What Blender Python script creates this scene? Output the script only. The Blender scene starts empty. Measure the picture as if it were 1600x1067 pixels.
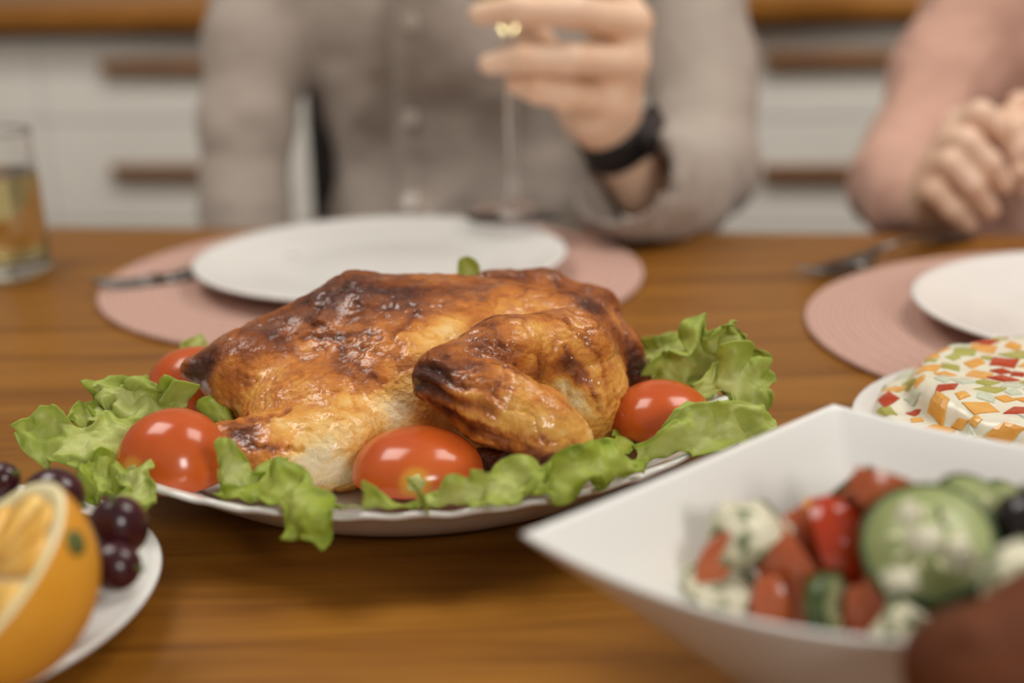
import bpy, bmesh, math, random
import numpy as np
from mathutils import Vector, Matrix, Euler
from mathutils.bvhtree import BVHTree

# ---------------------------------------------------------------- camera, world, lights
T = 0.75                                   # height of the table top
CAM_H, PITCH, ROLL, FPX = 0.2389, 0.2877, 0.0273, 2222.0
scene = bpy.context.scene
COL = scene.collection

cam_d = bpy.data.cameras.new('camera'); cam = bpy.data.objects.new('camera', cam_d); COL.objects.link(cam)
cam_d.sensor_width = 36.0; cam_d.lens = FPX * 36.0 / 1600.0
cam_d.clip_start = 0.02; cam_d.clip_end = 30
_c, _s = math.cos(PITCH), math.sin(PITCH)
_F = Vector((0, _c, -_s)); _U0 = Vector((0, _s, _c)); _R0 = Vector((1, 0, 0))
_R = _R0 * math.cos(ROLL) - _U0 * math.sin(ROLL)
_U = _R0 * math.sin(ROLL) + _U0 * math.cos(ROLL)
cam.matrix_world = Matrix(((_R.x, _U.x, -_F.x, 0), (_R.y, _U.y, -_F.y, 0), (_R.z, _U.z, -_F.z, T + CAM_H), (0, 0, 0, 1)))
cam_d.dof.use_dof = True; cam_d.dof.focus_distance = 0.605; cam_d.dof.aperture_fstop = 3.5
scene.camera = cam

world = bpy.data.worlds.new('room_light'); scene.world = world; world.use_nodes = True
world.node_tree.nodes['Background'].inputs[0].default_value = (1.0, 0.95, 0.89, 1)
world.node_tree.nodes['Background'].inputs[1].default_value = 0.34

def area(name, loc, target, sx, sy, power, col):
    d = bpy.data.lights.new(name, 'AREA'); d.shape = 'RECTANGLE'; d.size = sx; d.size_y = sy; d.energy = power; d.color = col
    o = bpy.data.objects.new(name, d); COL.objects.link(o); o.location = loc
    o.rotation_euler = (Vector(target) - Vector(loc)).to_track_quat('-Z', 'Y').to_euler()
    return o
WARM = (1.0, 0.95, 0.87)
area('ceiling_spot_left', (-0.75, 1.05, 2.40), (-0.1, 0.70, 0.75), 0.80, 0.80, 17.0, WARM)
area('ceiling_spot_right', (0.95, 1.00, 2.40), (0.1, 0.70, 0.75), 0.80, 0.80, 17.0, WARM)
area('front_fill', (1.05, -1.45, 1.85), (0.0, 0.65, 0.75), 0.50, 0.65, 25.0, (1.0, 0.96, 0.90))  # unseen fill light behind the camera, added for front highlights
for i_, x_ in enumerate((-0.75, 0.2, 1.1)):          # unseen spots added to brighten the kitchen units alone
    d_ = bpy.data.lights.new('cabinet_fill_spot', 'SPOT'); d_.energy = 48.0; d_.color = (1.0, 0.96, 0.90); d_.spot_size = math.radians(62); d_.spot_blend = 0.7; d_.shadow_soft_size = 0.08
    o_ = bpy.data.objects.new('cabinet_fill_spot', d_); COL.objects.link(o_); o_.location = (x_, 1.45 - 0.17 * x_, 2.45)
    o_.rotation_euler = (Vector((x_, 2.5 - 0.17 * x_, 0.62)) - o_.location).to_track_quat('-Z', 'Y').to_euler()

vs = scene.view_settings
vs.view_transform = 'Standard'; vs.look = 'None'; vs.gamma = 1.0; vs.exposure = -0.13; vs.use_curve_mapping = False

# ---------------------------------------------------------------- helpers
def ray(u, v):
    a = (u - 800) / FPX; b = (533.5 - v) / FPX
    return _F + _R * a + _U * b
CAMP = Vector((0, 0, T + CAM_H))
def at(u, v, y):                            # point of the place seen at (u, v) standing y metres ahead
    d = ray(u, v); return np.array(CAMP + d * (y / d.y))
def onz(u, v, z):                           # the same at a height z above the table top
    d = ray(u, v); return np.array(CAMP + d * ((z - CAM_H) / d.z))
def onpl(u, v, a, b=-0.17):                 # the same on an upright plane Y = a + bX
    d = ray(u, v); return np.array(CAMP + d * (a / (d.y - b * d.x)))
def mpp(y): return (y * _c + 0.2 * _s) / FPX   # metres per pixel about there

def lin(*c):
    return tuple((x / 255 / 12.92 if x / 255 <= 0.04045 else ((x / 255 + 0.055) / 1.055) ** 2.4) for x in c)

ORG = {}
def tagit(o, label=None, cat=None, group=None, kind=None):
    if label: o['label'] = label
    if cat: o['category'] = cat
    if group: o['group'] = group
    if kind: o['kind'] = kind
    return o
def thing(name, loc, label, cat, group=None):
    o = bpy.data.objects.new(name, None); COL.objects.link(o); o.location = loc; o.empty_display_size = 0.02
    ORG[o] = np.array(loc, float)
    return tagit(o, label, cat, group)
def link(name, me, mat, parent=None, origin=None, smooth=True):
    if isinstance(mat, (list, tuple)):
        for m in mat: me.materials.append(m)
    elif mat: me.materials.append(mat)
    if smooth and len(me.polygons):
        me.polygons.foreach_set('use_smooth', [True] * len(me.polygons))
    o = bpy.data.objects.new(name, me); COL.objects.link(o)
    if parent is not None:
        o.parent = parent; off = ORG[parent]; ORG[o] = off
    else:
        off = np.array(origin if origin is not None else (0, 0, 0), float); o.location = off; ORG[o] = off
    n = len(me.vertices); co = np.empty(n * 3); me.vertices.foreach_get('co', co)
    co = (co.reshape(-1, 3) - off).ravel(); me.vertices.foreach_set('co', co); me.update()
    return o
def obj(name, VF, mat, parent=None, origin=None, smooth=True):
    V, F = VF
    me = bpy.data.meshes.new(name); me.from_pydata([tuple(map(float, v)) for v in V], [], [tuple(int(i) for i in f) for f in F]); me.update()
    return link(name, me, mat, parent, origin, smooth)
def fobj(name, V, Q, mat, parent=None, origin=None):          # quick build from numpy quads
    me = bpy.data.meshes.new(name)
    me.vertices.add(len(V)); me.vertices.foreach_set('co', np.asarray(V, np.float32).ravel())
    me.loops.add(len(Q) * 4); me.loops.foreach_set('vertex_index', np.asarray(Q, np.int32).ravel())
    me.polygons.add(len(Q)); me.polygons.foreach_set('loop_start', np.arange(0, len(Q) * 4, 4, dtype=np.int32))
    me.update(calc_edges=True); me.validate()
    return link(name, me, mat, parent, origin)
def attr(o, name, vals):
    a = o.data.attributes.new(name, 'FLOAT', 'POINT'); a.data.foreach_set('value', np.asarray(vals, np.float32))
def join(*parts):
    V = []; F = []
    for v, f in parts:
        n = len(V); V += [tuple(x) for x in v]; F += [tuple(i + n for i in q) for q in f]
    return V, F
def rotz(V, a, c=(0, 0, 0)):
    V = np.asarray(V, float) - c; ca, sa = math.cos(a), math.sin(a)
    return np.column_stack([V[:, 0] * ca - V[:, 1] * sa, V[:, 0] * sa + V[:, 1] * ca, V[:, 2]]) + np.asarray(c)

def box(c, s, rz=0, bev=0.0, seg=2, rot=None):
    bm = bmesh.new(); bmesh.ops.create_cube(bm, size=1)
    for v in bm.verts: v.co = Vector((v.co.x * s[0], v.co.y * s[1], v.co.z * s[2]))
    if bev: bmesh.ops.bevel(bm, geom=bm.edges[:], offset=bev, segments=seg, affect='EDGES', profile=0.5)
    M = rot if rot is not None else Matrix.Rotation(rz, 3, 'Z')
    V = [np.array(M @ v.co) + np.asarray(c) for v in bm.verts]
    bm.verts.index_update(); F = [[v.index for v in f.verts] for f in bm.faces]; bm.free()
    return V, F
def dens(prof):                             # extra rings close to sharp turns so that shading stays crisp
    out = []
    for (r0, z0), (r1, z1) in zip(prof[:-1], prof[1:]):
        out.append((r0, z0)); L_ = math.hypot(r1 - r0, z1 - z0)
        if L_ > 0.004:
            e = min(0.0008 / L_, 0.2); out += [(r0 + (r1 - r0) * t, z0 + (z1 - z0) * t) for t in (e, 1 - e)]
    return out + [prof[-1]]
def lathe(prof, c, n=64, closed=False, wav=None, sharp=False):
    if sharp: prof = dens(prof)
    V = []; F = []; m = len(prof)
    for i in range(n):
        a = 2 * math.pi * i / n
        for r, z in prof:
            rr, zz = (r, z) if wav is None else wav(r, z, a)
            V.append((c[0] + rr * math.cos(a), c[1] + rr * math.sin(a), c[2] + zz))
    for i in range(n):
        j = (i + 1) % n
        for k in range(m if closed else m - 1):
            l = (k + 1) % m
            F.append((i * m + k, j * m + k, j * m + l, i * m + l))
    return V, F
def tube(pts, rad, n=12, cap=True, squash=None):
    pts = [np.asarray(p, float) for p in pts]; V = []; F = []; k = len(pts)
    if not hasattr(rad, '__len__'): rad = [rad] * k
    ref = np.array([0, 0, 1.0])
    for i in range(k):
        t = pts[min(i + 1, k - 1)] - pts[max(i - 1, 0)]; t /= np.linalg.norm(t) + 1e-12
        a = np.cross(t, ref)
        if np.linalg.norm(a) < 1e-3: a = np.cross(t, (1, 0, 0))
        a /= np.linalg.norm(a); b = np.cross(a, t)
        for j in range(n):
            w = 2 * math.pi * j / n
            V.append(pts[i] + rad[i] * (a * math.cos(w) + b * math.sin(w) * (squash or 1)))
    for i in range(k - 1):
        for j in range(n): F.append((i * n + j, i * n + (j + 1) % n, (i + 1) * n + (j + 1) % n, (i + 1) * n + j))
    if cap:
        F.append(tuple(range(n - 1, -1, -1))); F.append(tuple((k - 1) * n + j for j in range(n)))
    return V, F
def ball(c, r, rot=None, nu=24, nv=14):
    V = []; F = []
    R = np.array(rot) if rot is not None else np.eye(3)
    for i in range(nv + 1):
        p = math.pi * i / nv
        for j in range(nu):
            a = 2 * math.pi * j / nu
            V.append(R @ np.array((r[0] * math.sin(p) * math.cos(a), r[1] * math.sin(p) * math.sin(a), r[2] * math.cos(p))) + np.asarray(c))
    for i in range(nv):
        for j in range(nu): F.append((i * nu + j, (i + 1) * nu + j, (i + 1) * nu + (j + 1) % nu, i * nu + (j + 1) % nu))
    return V, F

# value noise on numpy points
def _hash(i, j, k, s):
    n = (i.astype(np.int64) * 374761393 + j.astype(np.int64) * 668265263 + k.astype(np.int64) * 2147483647 + s * 974634531) & 0xffffffff
    n = ((n ^ (n >> 13)) * 1274126177) & 0xffffffff
    return ((n ^ (n >> 16)) & 0xffff) / 32767.5 - 1
def noise(P, f, s=0):
    P = np.asarray(P, float) * f; I = np.floor(P).astype(np.int64); t = P - I; t = t * t * (3 - 2 * t); o = 0
    for a in (0, 1):
        for b in (0, 1):
            for c in (0, 1):
                o = o + _hash(I[:, 0] + a, I[:, 1] + b, I[:, 2] + c, s) * (t[:, 0] if a else 1 - t[:, 0]) * (t[:, 1] if b else 1 - t[:, 1]) * (t[:, 2] if c else 1 - t[:, 2])
    return o
def fbm(P, f, s=0, o=3):
    return sum(noise(P, f * 2 ** i, s + i) * 0.5 ** i for i in range(o))

# signed distance modelling: rounded cones and ellipsoids blended into one surface
def cap(a, b, ra, rb, k=None): return ('cap', np.asarray(a, float), np.asarray(b, float), ra, rb, k)
def ell(c, r, rot=None, k=None): return ('ell', np.asarray(c, float), np.asarray(r, float), np.asarray(rot) if rot is not None else None, k)
def chain(pts, rad, k=None): return [cap(pts[i], pts[i + 1], rad[i], rad[i + 1], k) for i in range(len(pts) - 1)]
def _d(pr, P):
    if pr[0] == 'cap':
        _, a, b, ra, rb, k = pr; ab = (b - a).astype(np.float32); q = P - a.astype(np.float32)
        t = np.clip((q @ ab) / max(float(ab @ ab), 1e-12), 0, 1); q -= t[..., None] * ab
        return np.sqrt((q * q).sum(-1)) - (ra + (rb - ra) * t)
    _, c, r, R, k = pr; q = P - c.astype(np.float32)
    if R is not None: q = q @ R.astype(np.float32)
    k1 = np.sqrt(((q / r.astype(np.float32)) ** 2).sum(-1)); k2 = np.sqrt(((q / (r * r).astype(np.float32)) ** 2).sum(-1))
    return k1 * (k1 - 1) / np.maximum(k2, 1e-6)
def sdf(prims, h, k=0.01, sub=(), pad=0.012, clip=None, extra=None):
    lo = np.full(3, 1e9); hi = np.full(3, -1e9)
    for p in prims:
        if p[0] == 'cap':
            for c, r in ((p[1], p[3]), (p[2], p[4])): lo = np.minimum(lo, c - r); hi = np.maximum(hi, c + r)
        else: m = p[2].max() if p[3] is not None else p[2]; lo = np.minimum(lo, p[1] - m); hi = np.maximum(hi, p[1] + m)
    lo -= pad; hi += pad
    n = np.ceil((hi - lo) / h).astype(int) + 1
    ax = [np.float32(lo[i]) + np.arange(n[i], dtype=np.float32) * np.float32(h) for i in range(3)]
    P = np.stack(np.meshgrid(*ax, indexing='ij'), -1); D = None
    for p in prims:
        d = _d(p, P.copy()); kk = p[-1] if p[-1] else k
        if D is None: D = d
        else:
            e = np.maximum(kk - np.abs(D - d), 0) / kk; D = np.minimum(D, d) - e * e * kk * 0.25
    for p in sub: D = np.maximum(D, -_d(p, P.copy()))
    if extra is not None: D = extra(P, D)
    if clip is not None:
        for nrm, off in clip: D = np.maximum(D, P @ np.asarray(nrm, np.float32) - off)
    return nets(D, lo, h)
def nets(D, lo, h):
    S = D < 0; nx, ny, nz = D.shape
    cn = [(0,0,0),(1,0,0),(0,1,0),(1,1,0),(0,0,1),(1,0,1),(0,1,1),(1,1,1)]
    v = [D[a:nx-1+a, b:ny-1+b, c:nz-1+c] for a, b, c in cn]
    sg = sum((x < 0).astype(np.int8) for x in v); act = (sg > 0) & (sg < 8)
    idx = np.full(act.shape, -1, np.int64); I = np.argwhere(act); idx[act] = np.arange(len(I))
    vals = np.stack([x[act] for x in v], -1).astype(float); acc = np.zeros((len(I), 3)); cnt = np.zeros(len(I)); cc = np.array(cn, float)
    for a in range(8):
        for b in range(a + 1, 8):
            if np.abs(cc[a] - cc[b]).sum() != 1: continue
            va, vb = vals[:, a], vals[:, b]; m = (va < 0) != (vb < 0)
            t = np.where(m, va / np.where(m, va - vb, 1), 0)
            acc += np.where(m[:, None], cc[a] + (cc[b] - cc[a]) * t[:, None], 0); cnt += m
    V = lo + (I + acc / np.maximum(cnt, 1)[:, None]) * h
    Q = []
    for axis in range(3):
        sl0 = [slice(None)] * 3; sl1 = [slice(None)] * 3; sl0[axis] = slice(0, -1); sl1[axis] = slice(1, None)
        a = S[tuple(sl0)]; b = S[tuple(sl1)]; E = np.argwhere(a != b)
        o1, o2 = [(1, 2), (2, 0), (0, 1)][axis]
        E = E[(E[:, o1] > 0) & (E[:, o2] > 0) & (E[:, o1] < D.shape[o1] - 1) & (E[:, o2] < D.shape[o2] - 1)]
        e1 = np.zeros(3, int); e1[o1] = 1; e2 = np.zeros(3, int); e2[o2] = 1
        g = lambda X: idx[X[:, 0], X[:, 1], X[:, 2]]
        q = np.stack([g(E - e1 - e2), g(E - e2), g(E), g(E - e1)], -1)
        fl = a[E[:, 0], E[:, 1], E[:, 2]]; q[~fl] = q[~fl][:, ::-1]; Q.append(q)
    Q = np.concatenate(Q); return V, Q[(Q >= 0).all(1)]
def relax(V, Q, it=2, f=0.5):
    e = np.concatenate([Q[:, [0, 1]], Q[:, [1, 2]], Q[:, [2, 3]], Q[:, [3, 0]]]); e = np.concatenate([e, e[:, ::-1]])
    n = np.maximum(np.bincount(e[:, 0], minlength=len(V)), 1)
    for _ in range(it):
        V = V + f * (np.stack([np.bincount(e[:, 0], V[e[:, 1], i], len(V)) for i in range(3)], -1) / n[:, None] - V)
    return V
def normals(V, Q):
    fn = np.cross(V[Q[:, 2]] - V[Q[:, 0]], V[Q[:, 3]] - V[Q[:, 1]]); N = np.zeros_like(V)
    for i in range(4): np.add.at(N, Q[:, i], fn)
    return N / (np.linalg.norm(N, axis=1, keepdims=True) + 1e-12)
def vjoin(parts):
    V = []; Q = []; n = 0
    for v, q in parts: V.append(v); Q.append(q + n); n += len(v)
    return np.concatenate(V), np.concatenate(Q)

# ---------------------------------------------------------------- materials
def nodemat(name):
    m = bpy.data.materials.new(name); m.use_nodes = True; nt = m.node_tree
    return m, nt, nt.nodes, nt.links, nt.nodes['Principled BSDF']
def put(b, **kw):
    for k, v in kw.items():
        s = b.inputs[k.replace('_', ' ')]
        s.default_value = tuple(v) + (1,) if hasattr(v, '__len__') and len(v) == 3 and s.type == 'RGBA' else v
def ramp(N, stops, ip='LINEAR'):
    r = N.new('ShaderNodeValToRGB'); r.color_ramp.interpolation = ip; e = r.color_ramp.elements
    while len(e) < len(stops): e.new(0.5)
    for i, (p, c) in enumerate(stops): e[i].position = p; e[i].color = tuple(c) + (1,)
    return r
def noisy(name, c1, c2, scale=60, rough=0.5, bump=0.0, bscale=None, detail=4, vec=(1, 1, 1), lo=0.3, hi=0.7, bdist=0.001, **kw):
    m, nt, N, L, b = nodemat(name)
    tc = N.new('ShaderNodeTexCoord'); mp = N.new('ShaderNodeMapping'); mp.inputs['Scale'].default_value = vec
    L.new(tc.outputs['Object'], mp.inputs[0])
    n = N.new('ShaderNodeTexNoise'); n.inputs['Scale'].default_value = scale; n.inputs['Detail'].default_value = detail
    L.new(mp.outputs[0], n.inputs['Vector'])
    r = ramp(N, [(lo, c1), (hi, c2)]); L.new(n.outputs[0], r.inputs[0]); L.new(r.outputs[0], b.inputs['Base Color'])
    put(b, Roughness=rough, **kw)
    if bump:
        n2 = N.new('ShaderNodeTexNoise'); n2.inputs['Scale'].default_value = bscale or scale; n2.inputs['Detail'].default_value = 3
        L.new(mp.outputs[0], n2.inputs['Vector'])
        bp = N.new('ShaderNodeBump'); bp.inputs['Strength'].default_value = bump; bp.inputs['Distance'].default_value = bdist
        L.new(n2.outputs[0], bp.inputs['Height']); L.new(bp.outputs[0], b.inputs['Normal'])
    return m
def glassmat(name, col=(1, 1, 1), rough=0.0, ior=1.45):
    m, nt, N, L, b = nodemat(name); put(b, Base_Color=col, Roughness=rough, Transmission_Weight=1.0, IOR=ior); return m

def wood(name, dark, mid, light, rz=0, scale=1.0, rough=0.38):
    m, nt, N, L, b = nodemat(name)
    tc = N.new('ShaderNodeTexCoord'); mp = N.new('ShaderNodeMapping'); mp.inputs['Scale'].default_value = (1.1 * scale, 17 * scale, 17 * scale); mp.inputs['Rotation'].default_value = (0, 0, rz)
    L.new(tc.outputs['Object'], mp.inputs[0])
    n1 = N.new('ShaderNodeTexNoise'); n1.inputs['Scale'].default_value = 2.2; n1.inputs['Detail'].default_value = 8; n1.inputs['Roughness'].default_value = 0.62; n1.inputs['Distortion'].default_value = 0.7
    L.new(mp.outputs[0], n1.inputs['Vector'])
    mp2 = N.new('ShaderNodeMapping'); mp2.inputs['Scale'].default_value = (5 * scale, 260 * scale, 260 * scale); mp2.inputs['Rotation'].default_value = (0, 0, rz)
    L.new(tc.outputs['Object'], mp2.inputs[0])
    n2 = N.new('ShaderNodeTexNoise'); n2.inputs['Scale'].default_value = 2.0; n2.inputs['Detail'].default_value = 3; L.new(mp2.outputs[0], n2.inputs['Vector'])
    mx = N.new('ShaderNodeMath'); mx.operation = 'MULTIPLY_ADD'; mx.inputs[1].default_value = 0.28; L.new(n2.outputs[0], mx.inputs[0]); L.new(n1.outputs[0], mx.inputs[2])
    r = ramp(N, [(0.38, dark), (0.58, mid), (0.86, light)]); L.new(mx.outputs[0], r.inputs[0]); L.new(r.outputs[0], b.inputs['Base Color'])
    put(b, Specular_IOR_Level=0.32)
    rr = N.new('ShaderNodeMapRange'); rr.inputs['To Min'].default_value = rough - 0.06; rr.inputs['To Max'].default_value = rough + 0.1; L.new(n2.outputs[0], rr.inputs[0]); L.new(rr.outputs[0], b.inputs['Roughness'])
    bp = N.new('ShaderNodeBump'); bp.inputs['Strength'].default_value = 0.25; bp.inputs['Distance'].default_value = 0.0006; L.new(mx.outputs[0], bp.inputs['Height']); L.new(bp.outputs[0], b.inputs['Normal'])
    return m
M_table = wood('oiled_table_wood', lin(76, 41, 8), lin(128, 79, 19), lin(158, 105, 32), 0.168, rough=0.36)
M_counter = wood('counter_wood', lin(100, 60, 20), lin(140, 90, 34), lin(164, 112, 50), 0.168)
M_handle = wood('handle_wood', lin(84, 50, 20), lin(118, 74, 32), lin(138, 92, 46), 0.168, 2)
M_cab = noisy('white_lacquer', lin(224, 222, 214), lin(230, 228, 221), 3, 0.35)
M_wall = noisy('wall_paint', lin(190, 184, 174), lin(198, 192, 182), 8, 0.8, 0.1)
M_floor = wood('floor_boards', lin(90, 62, 38), lin(125, 90, 58), lin(150, 112, 76), 0.168, 0.6)
M_china = noisy('white_porcelain', lin(228, 226, 222), lin(233, 231, 227), 5, 0.16, Specular_IOR_Level=0.55)
M_stone = noisy('white_stoneware', lin(226, 224, 219), lin(232, 230, 226), 5, 0.22)
M_dark = noisy('dark_chair_wood', lin(24, 20, 20), lin(36, 30, 29), 30, 0.5)
M_steel = noisy('brushed_steel', lin(104, 100, 96), lin(130, 126, 122), 200, 0.28, Metallic=1.0)
M_glass = glassmat('clear_glass', rough=0.02)
M_drink = glassmat('pale_yellow_drink', lin(252, 240, 176), ior=1.33)

# ---------------------------------------------------------------- setting
YAW = math.atan(-0.17)                       # the table and the kitchen run a little askew to the view
ex = np.array([math.cos(YAW), math.sin(YAW), 0]); ey = np.array([-math.sin(YAW), math.cos(YAW), 0])
def tb(s, t, z=0.0): return np.array([0, 1.1257, T + z]) + ex * s + ey * t      # along / beyond the far table edge
def sbox(s, t, z, ds, dt, dz, bev=0.002, seg=2): return box(tb(s, t, z), (ds, dt, dz), YAW, bev, seg)

tagit(obj('floor', box((0, 1.2, -0.02), (6, 6, 0.04), YAW), M_floor, smooth=False), 'brown wooden kitchen floor', None, None, 'structure')
CT = (2.3 - 1.1257) * math.cos(YAW)          # distance from the table edge to the cabinet fronts
tagit(obj('wall_back', sbox(0, CT + 0.69, 0.55, 5.0, 0.08, 2.6), M_wall, smooth=False), 'plain pale wall behind the kitchen counter', None, None, 'structure')

tagit(obj('wall_left', sbox(-2.15, -0.3, 0.55, 0.08, 4.0, 2.6), M_wall, smooth=False), 'plain pale wall at the left of the room', None, None, 'structure')
tagit(obj('wall_right', sbox(2.75, -0.3, 0.55, 0.08, 4.0, 2.6), M_wall, smooth=False), 'plain pale wall at the right of the room', None, None, 'structure')

# table
tab = thing('dining_table', tb(0, -0.46, -T), 'large oiled brown wooden dining table under the whole meal', 'table')
obj('tabletop', sbox(0.0, -0.46, -0.018, 1.9, 0.92, 0.036, 0.006, 3), M_table, tab)
for a in (-1, 1):
    for b in (-1, 1):
        obj('leg', sbox(a * 0.86, -0.46 + b * 0.38, -0.393, 0.07, 0.07, 0.714, 0.004), M_table, tab)
    obj('apron', sbox(0, -0.46 + a * 0.38, -0.076, 1.65, 0.022, 0.08, 0.002), M_table, tab)

# kitchen cabinets: seams measured along the fronts
def cab_s(X): return X / math.cos(YAW) / (1.0)
seams = [-1.33, -0.787, -0.275, 0.233, 0.767, 1.30]
S0 = (2.3 - 1.1257) * math.sin(YAW)
def s_of(X):                                  # X of a point on the cabinet plane -> coordinate along it
    p = np.array([X, 2.3 - 0.17 * X, 0]) - np.array([0, 1.1257, 0]); return float(p @ ex)
clab = ['white drawer unit at the far left edge, seam beside the tumbler', 'white drawer unit with two wooden handles left of the grey shirt',
        'white drawer unit hidden behind the person in the grey shirt', 'white drawer unit with wooden handles between the grey shirt and the pink sweater',
        'white drawer unit behind the pink sweater']
for i in range(5):
    a, b = s_of(seams[i]) + 0.0005, s_of(seams[i + 1]) - 0.0005; mid, w = (a + b) / 2, b - a
    c = thing('kitchen_cabinet', tb(mid, CT + 0.3, -T), clab[i], 'cabinet', 'drawer units under the counter')
    obj('carcass', sbox(mid, CT + 0.31, -0.29, w, 0.58, 0.72, 0.002), M_cab, c, smooth=False)
    obj('plinth', sbox(mid, CT + 0.34, -0.70, w, 0.52, 0.10, 0.001), M_cab, c, smooth=False)
    for z0, z1 in ((-0.067, 0.067), (-0.241, -0.069), (-0.64, -0.243)):
        d = obj('drawer', sbox(mid, CT + 0.010, (z0 + z1) / 2, w - 0.001, 0.02, z1 - z0 - 0.001, 0.0012), M_cab, c, smooth=False)
        hz = {-0.067: 0.024, -0.241: -0.150, -0.64: -0.33}[z0]
        hm = s_of(0.5) if i == 3 else (s_of(-0.572) if i == 1 else mid)
        obj('handle', join(sbox(hm, CT - 0.012, hz, 0.20, 0.012, 0.021, 0.004), sbox(hm - 0.08, CT - 0.003, hz, 0.014, 0.010, 0.014, 0.002), sbox(hm + 0.08, CT - 0.003, hz, 0.014, 0.010, 0.014, 0.002)), M_handle, d)
tagit(obj('countertop', sbox(0, CT + 0.29, 0.105, 2.9, 0.66, 0.04, 0.003), M_counter, origin=tb(0, CT + 0.29, 0.085)), 'long brown wooden worktop on the white drawer units', 'countertop')

# ---------------------------------------------------------------- place settings
M_mat = None
def matmat():
    m, nt, N, L, b = nodemat('pink_woven_mat')
    tc = N.new('ShaderNodeTexCoord')
    w = N.new('ShaderNodeTexWave'); w.wave_type = 'RINGS'; w.rings_direction = 'Z'; w.inputs['Scale'].default_value = 75; w.inputs['Distortion'].default_value = 0.4
    n = N.new('ShaderNodeTexNoise'); n.inputs['Scale'].default_value = 320
    L.new(tc.outputs['Object'], w.inputs['Vector']); L.new(tc.outputs['Object'], n.inputs['Vector'])
    a = N.new('ShaderNodeMath'); a.operation = 'MULTIPLY_ADD'; a.inputs[1].default_value = 0.5; L.new(w.outputs[0], a.inputs[0]); L.new(n.outputs[0], a.inputs[2])
    r = ramp(N, [(0.3, lin(170, 130, 116)), (0.9, lin(198, 160, 146))]); L.new(a.outputs[0], r.inputs[0]); L.new(r.outputs[0], b.inputs['Base Color'])
    bp = N.new('ShaderNodeBump'); bp.inputs['Strength'].default_value = 0.5; bp.inputs['Distance'].default_value = 0.001; L.new(a.outputs[0], bp.inputs['Height']); L.new(bp.outputs[0], b.inputs['Normal'])
    put(b, Roughness=0.8); return m
M_mat = matmat()
def placemat(x, y, label):
    prof = [(0.0002, 0.0003), (0.1885, 0.0003), (0.189, 0.0016)]
    r = 0.189
    prof += [(0.1885, 0.003)]
    while r > 0.01:
        prof += [(r - 0.0015, 0.0033), (r - 0.003, 0.0027)]; r -= 0.003
    prof += [(0.0002, 0.003)]
    return tagit(obj('placemat', lathe(prof, (x, y, T), 96), M_mat, origin=(x, y, T)), label, 'placemat', 'round pink placemats')
placemat(-0.0955, 0.9746, 'round pink woven placemat behind the roast chicken')
placemat(0.3645, 0.8001, 'round pink woven placemat at right beside the jelly dessert')
def plate_prof(R, h, foot=0.55, th=0.0032):
    f = R * foot
    return [(0.0002, 0.0055), (f * 0.9, 0.0058), (f * 1.08, 0.0066), (f * 1.22, 0.0092), (R * 0.80, h * 0.72), (R * 0.95, h * 0.93), (R * 0.99, h), (R, h - 0.0008), (R * 0.99, h - 0.0024),
            (R * 0.8, h * 0.72 - th), (f * 1.2, 0.0045), (f * 1.03, 0.0022), (f * 1.02, 0.0002), (f * 0.95, 0.0002), (f * 0.94, 0.0022), (0.0002, 0.0024)]
def plate(name, x, y, z, R, h, label, group=None):
    return tagit(obj(name, lathe(plate_prof(R, h), (x, y, z), 96), M_china, origin=(x, y, z)), label, 'plate', group)
plate('dinner_plate', -0.0898, 0.9721, T + 0.0034, 0.13, 0.0155, 'empty white dinner plate behind the roast chicken', 'empty white dinner plates')
plate('dinner_plate', 0.3672, 0.7966, T + 0.0034, 0.13, 0.0155, 'empty white dinner plate at right behind the jelly dessert', 'empty white dinner plates')

def fork(tip, end, label, z0, z1):
    tip = np.array(tip); end = np.array(end); Lh = end - tip; Ln = np.linalg.norm(Lh[:2]); d = np.append(Lh[:2] / Ln, 0); s = np.array([-d[1], d[0], 0])
    f = thing('fork', (tip + end) / 2, label, 'fork', 'steel forks')
    def P(a, b, z): return tip + d * a * Ln + s * b + np.array([0, 0, z])
    def strip(sec, th=0.0016):
        V = []; F = []
        for a, hw, z in sec:
            V += [P(a, -hw, z), P(a, hw, z), P(a, hw, z + th), P(a, -hw, z + th)]
        for i in range(len(sec) - 1):
            for j in range(4): F.append((i * 4 + j, i * 4 + (j + 1) % 4, i * 4 + 4 + (j + 1) % 4, i * 4 + 4 + j))
        F += [(3, 2, 1, 0), tuple(len(V) - 4 + j for j in range(4))]
        return V, F
    zz = lambda a: z0 + (z1 - z0) * a
    obj('handle', strip([(0.42, 0.0032, zz(.42) + 0.006), (0.55, 0.0034, zz(.55) + 0.007), (0.75, 0.006, zz(.75) + 0.004), (0.93, 0.0095, zz(.93) + 0.001), (0.985, 0.0085, zz(1) + 0.0005), (1.0, 0.004, zz(1) + 0.0005)], 0.0022), M_steel, f)
    obj('head', strip([(0.24, 0.0118, zz(.24)), (0.30, 0.0115, zz(.3)), (0.36, 0.0075, zz(.36) + 0.003), (0.42, 0.0034, zz(.42) + 0.006)]), M_steel, f)
    for k in range(4):
        b = (-1.5 + k) * 0.0062
        V, F = tube([P(0.0, b, zz(0) + 0.0045), P(0.08, b, zz(.08) + 0.0012), P(0.16, b, zz(.16)), P(0.25, b, zz(.25) + 0.0006)], [0.0008, 0.0014, 0.0017, 0.002], 8)
        obj('tine', (V, F), M_steel, f)
t0 = onz(148, 447, 0.006); e0 = np.array([t0[0] + 0.165, t0[1] + 0.085, T])
t0[2] = T; fork(t0, e0, 'steel fork on the pink placemat left of the empty plate', 0.0042, 0.0042)
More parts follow.
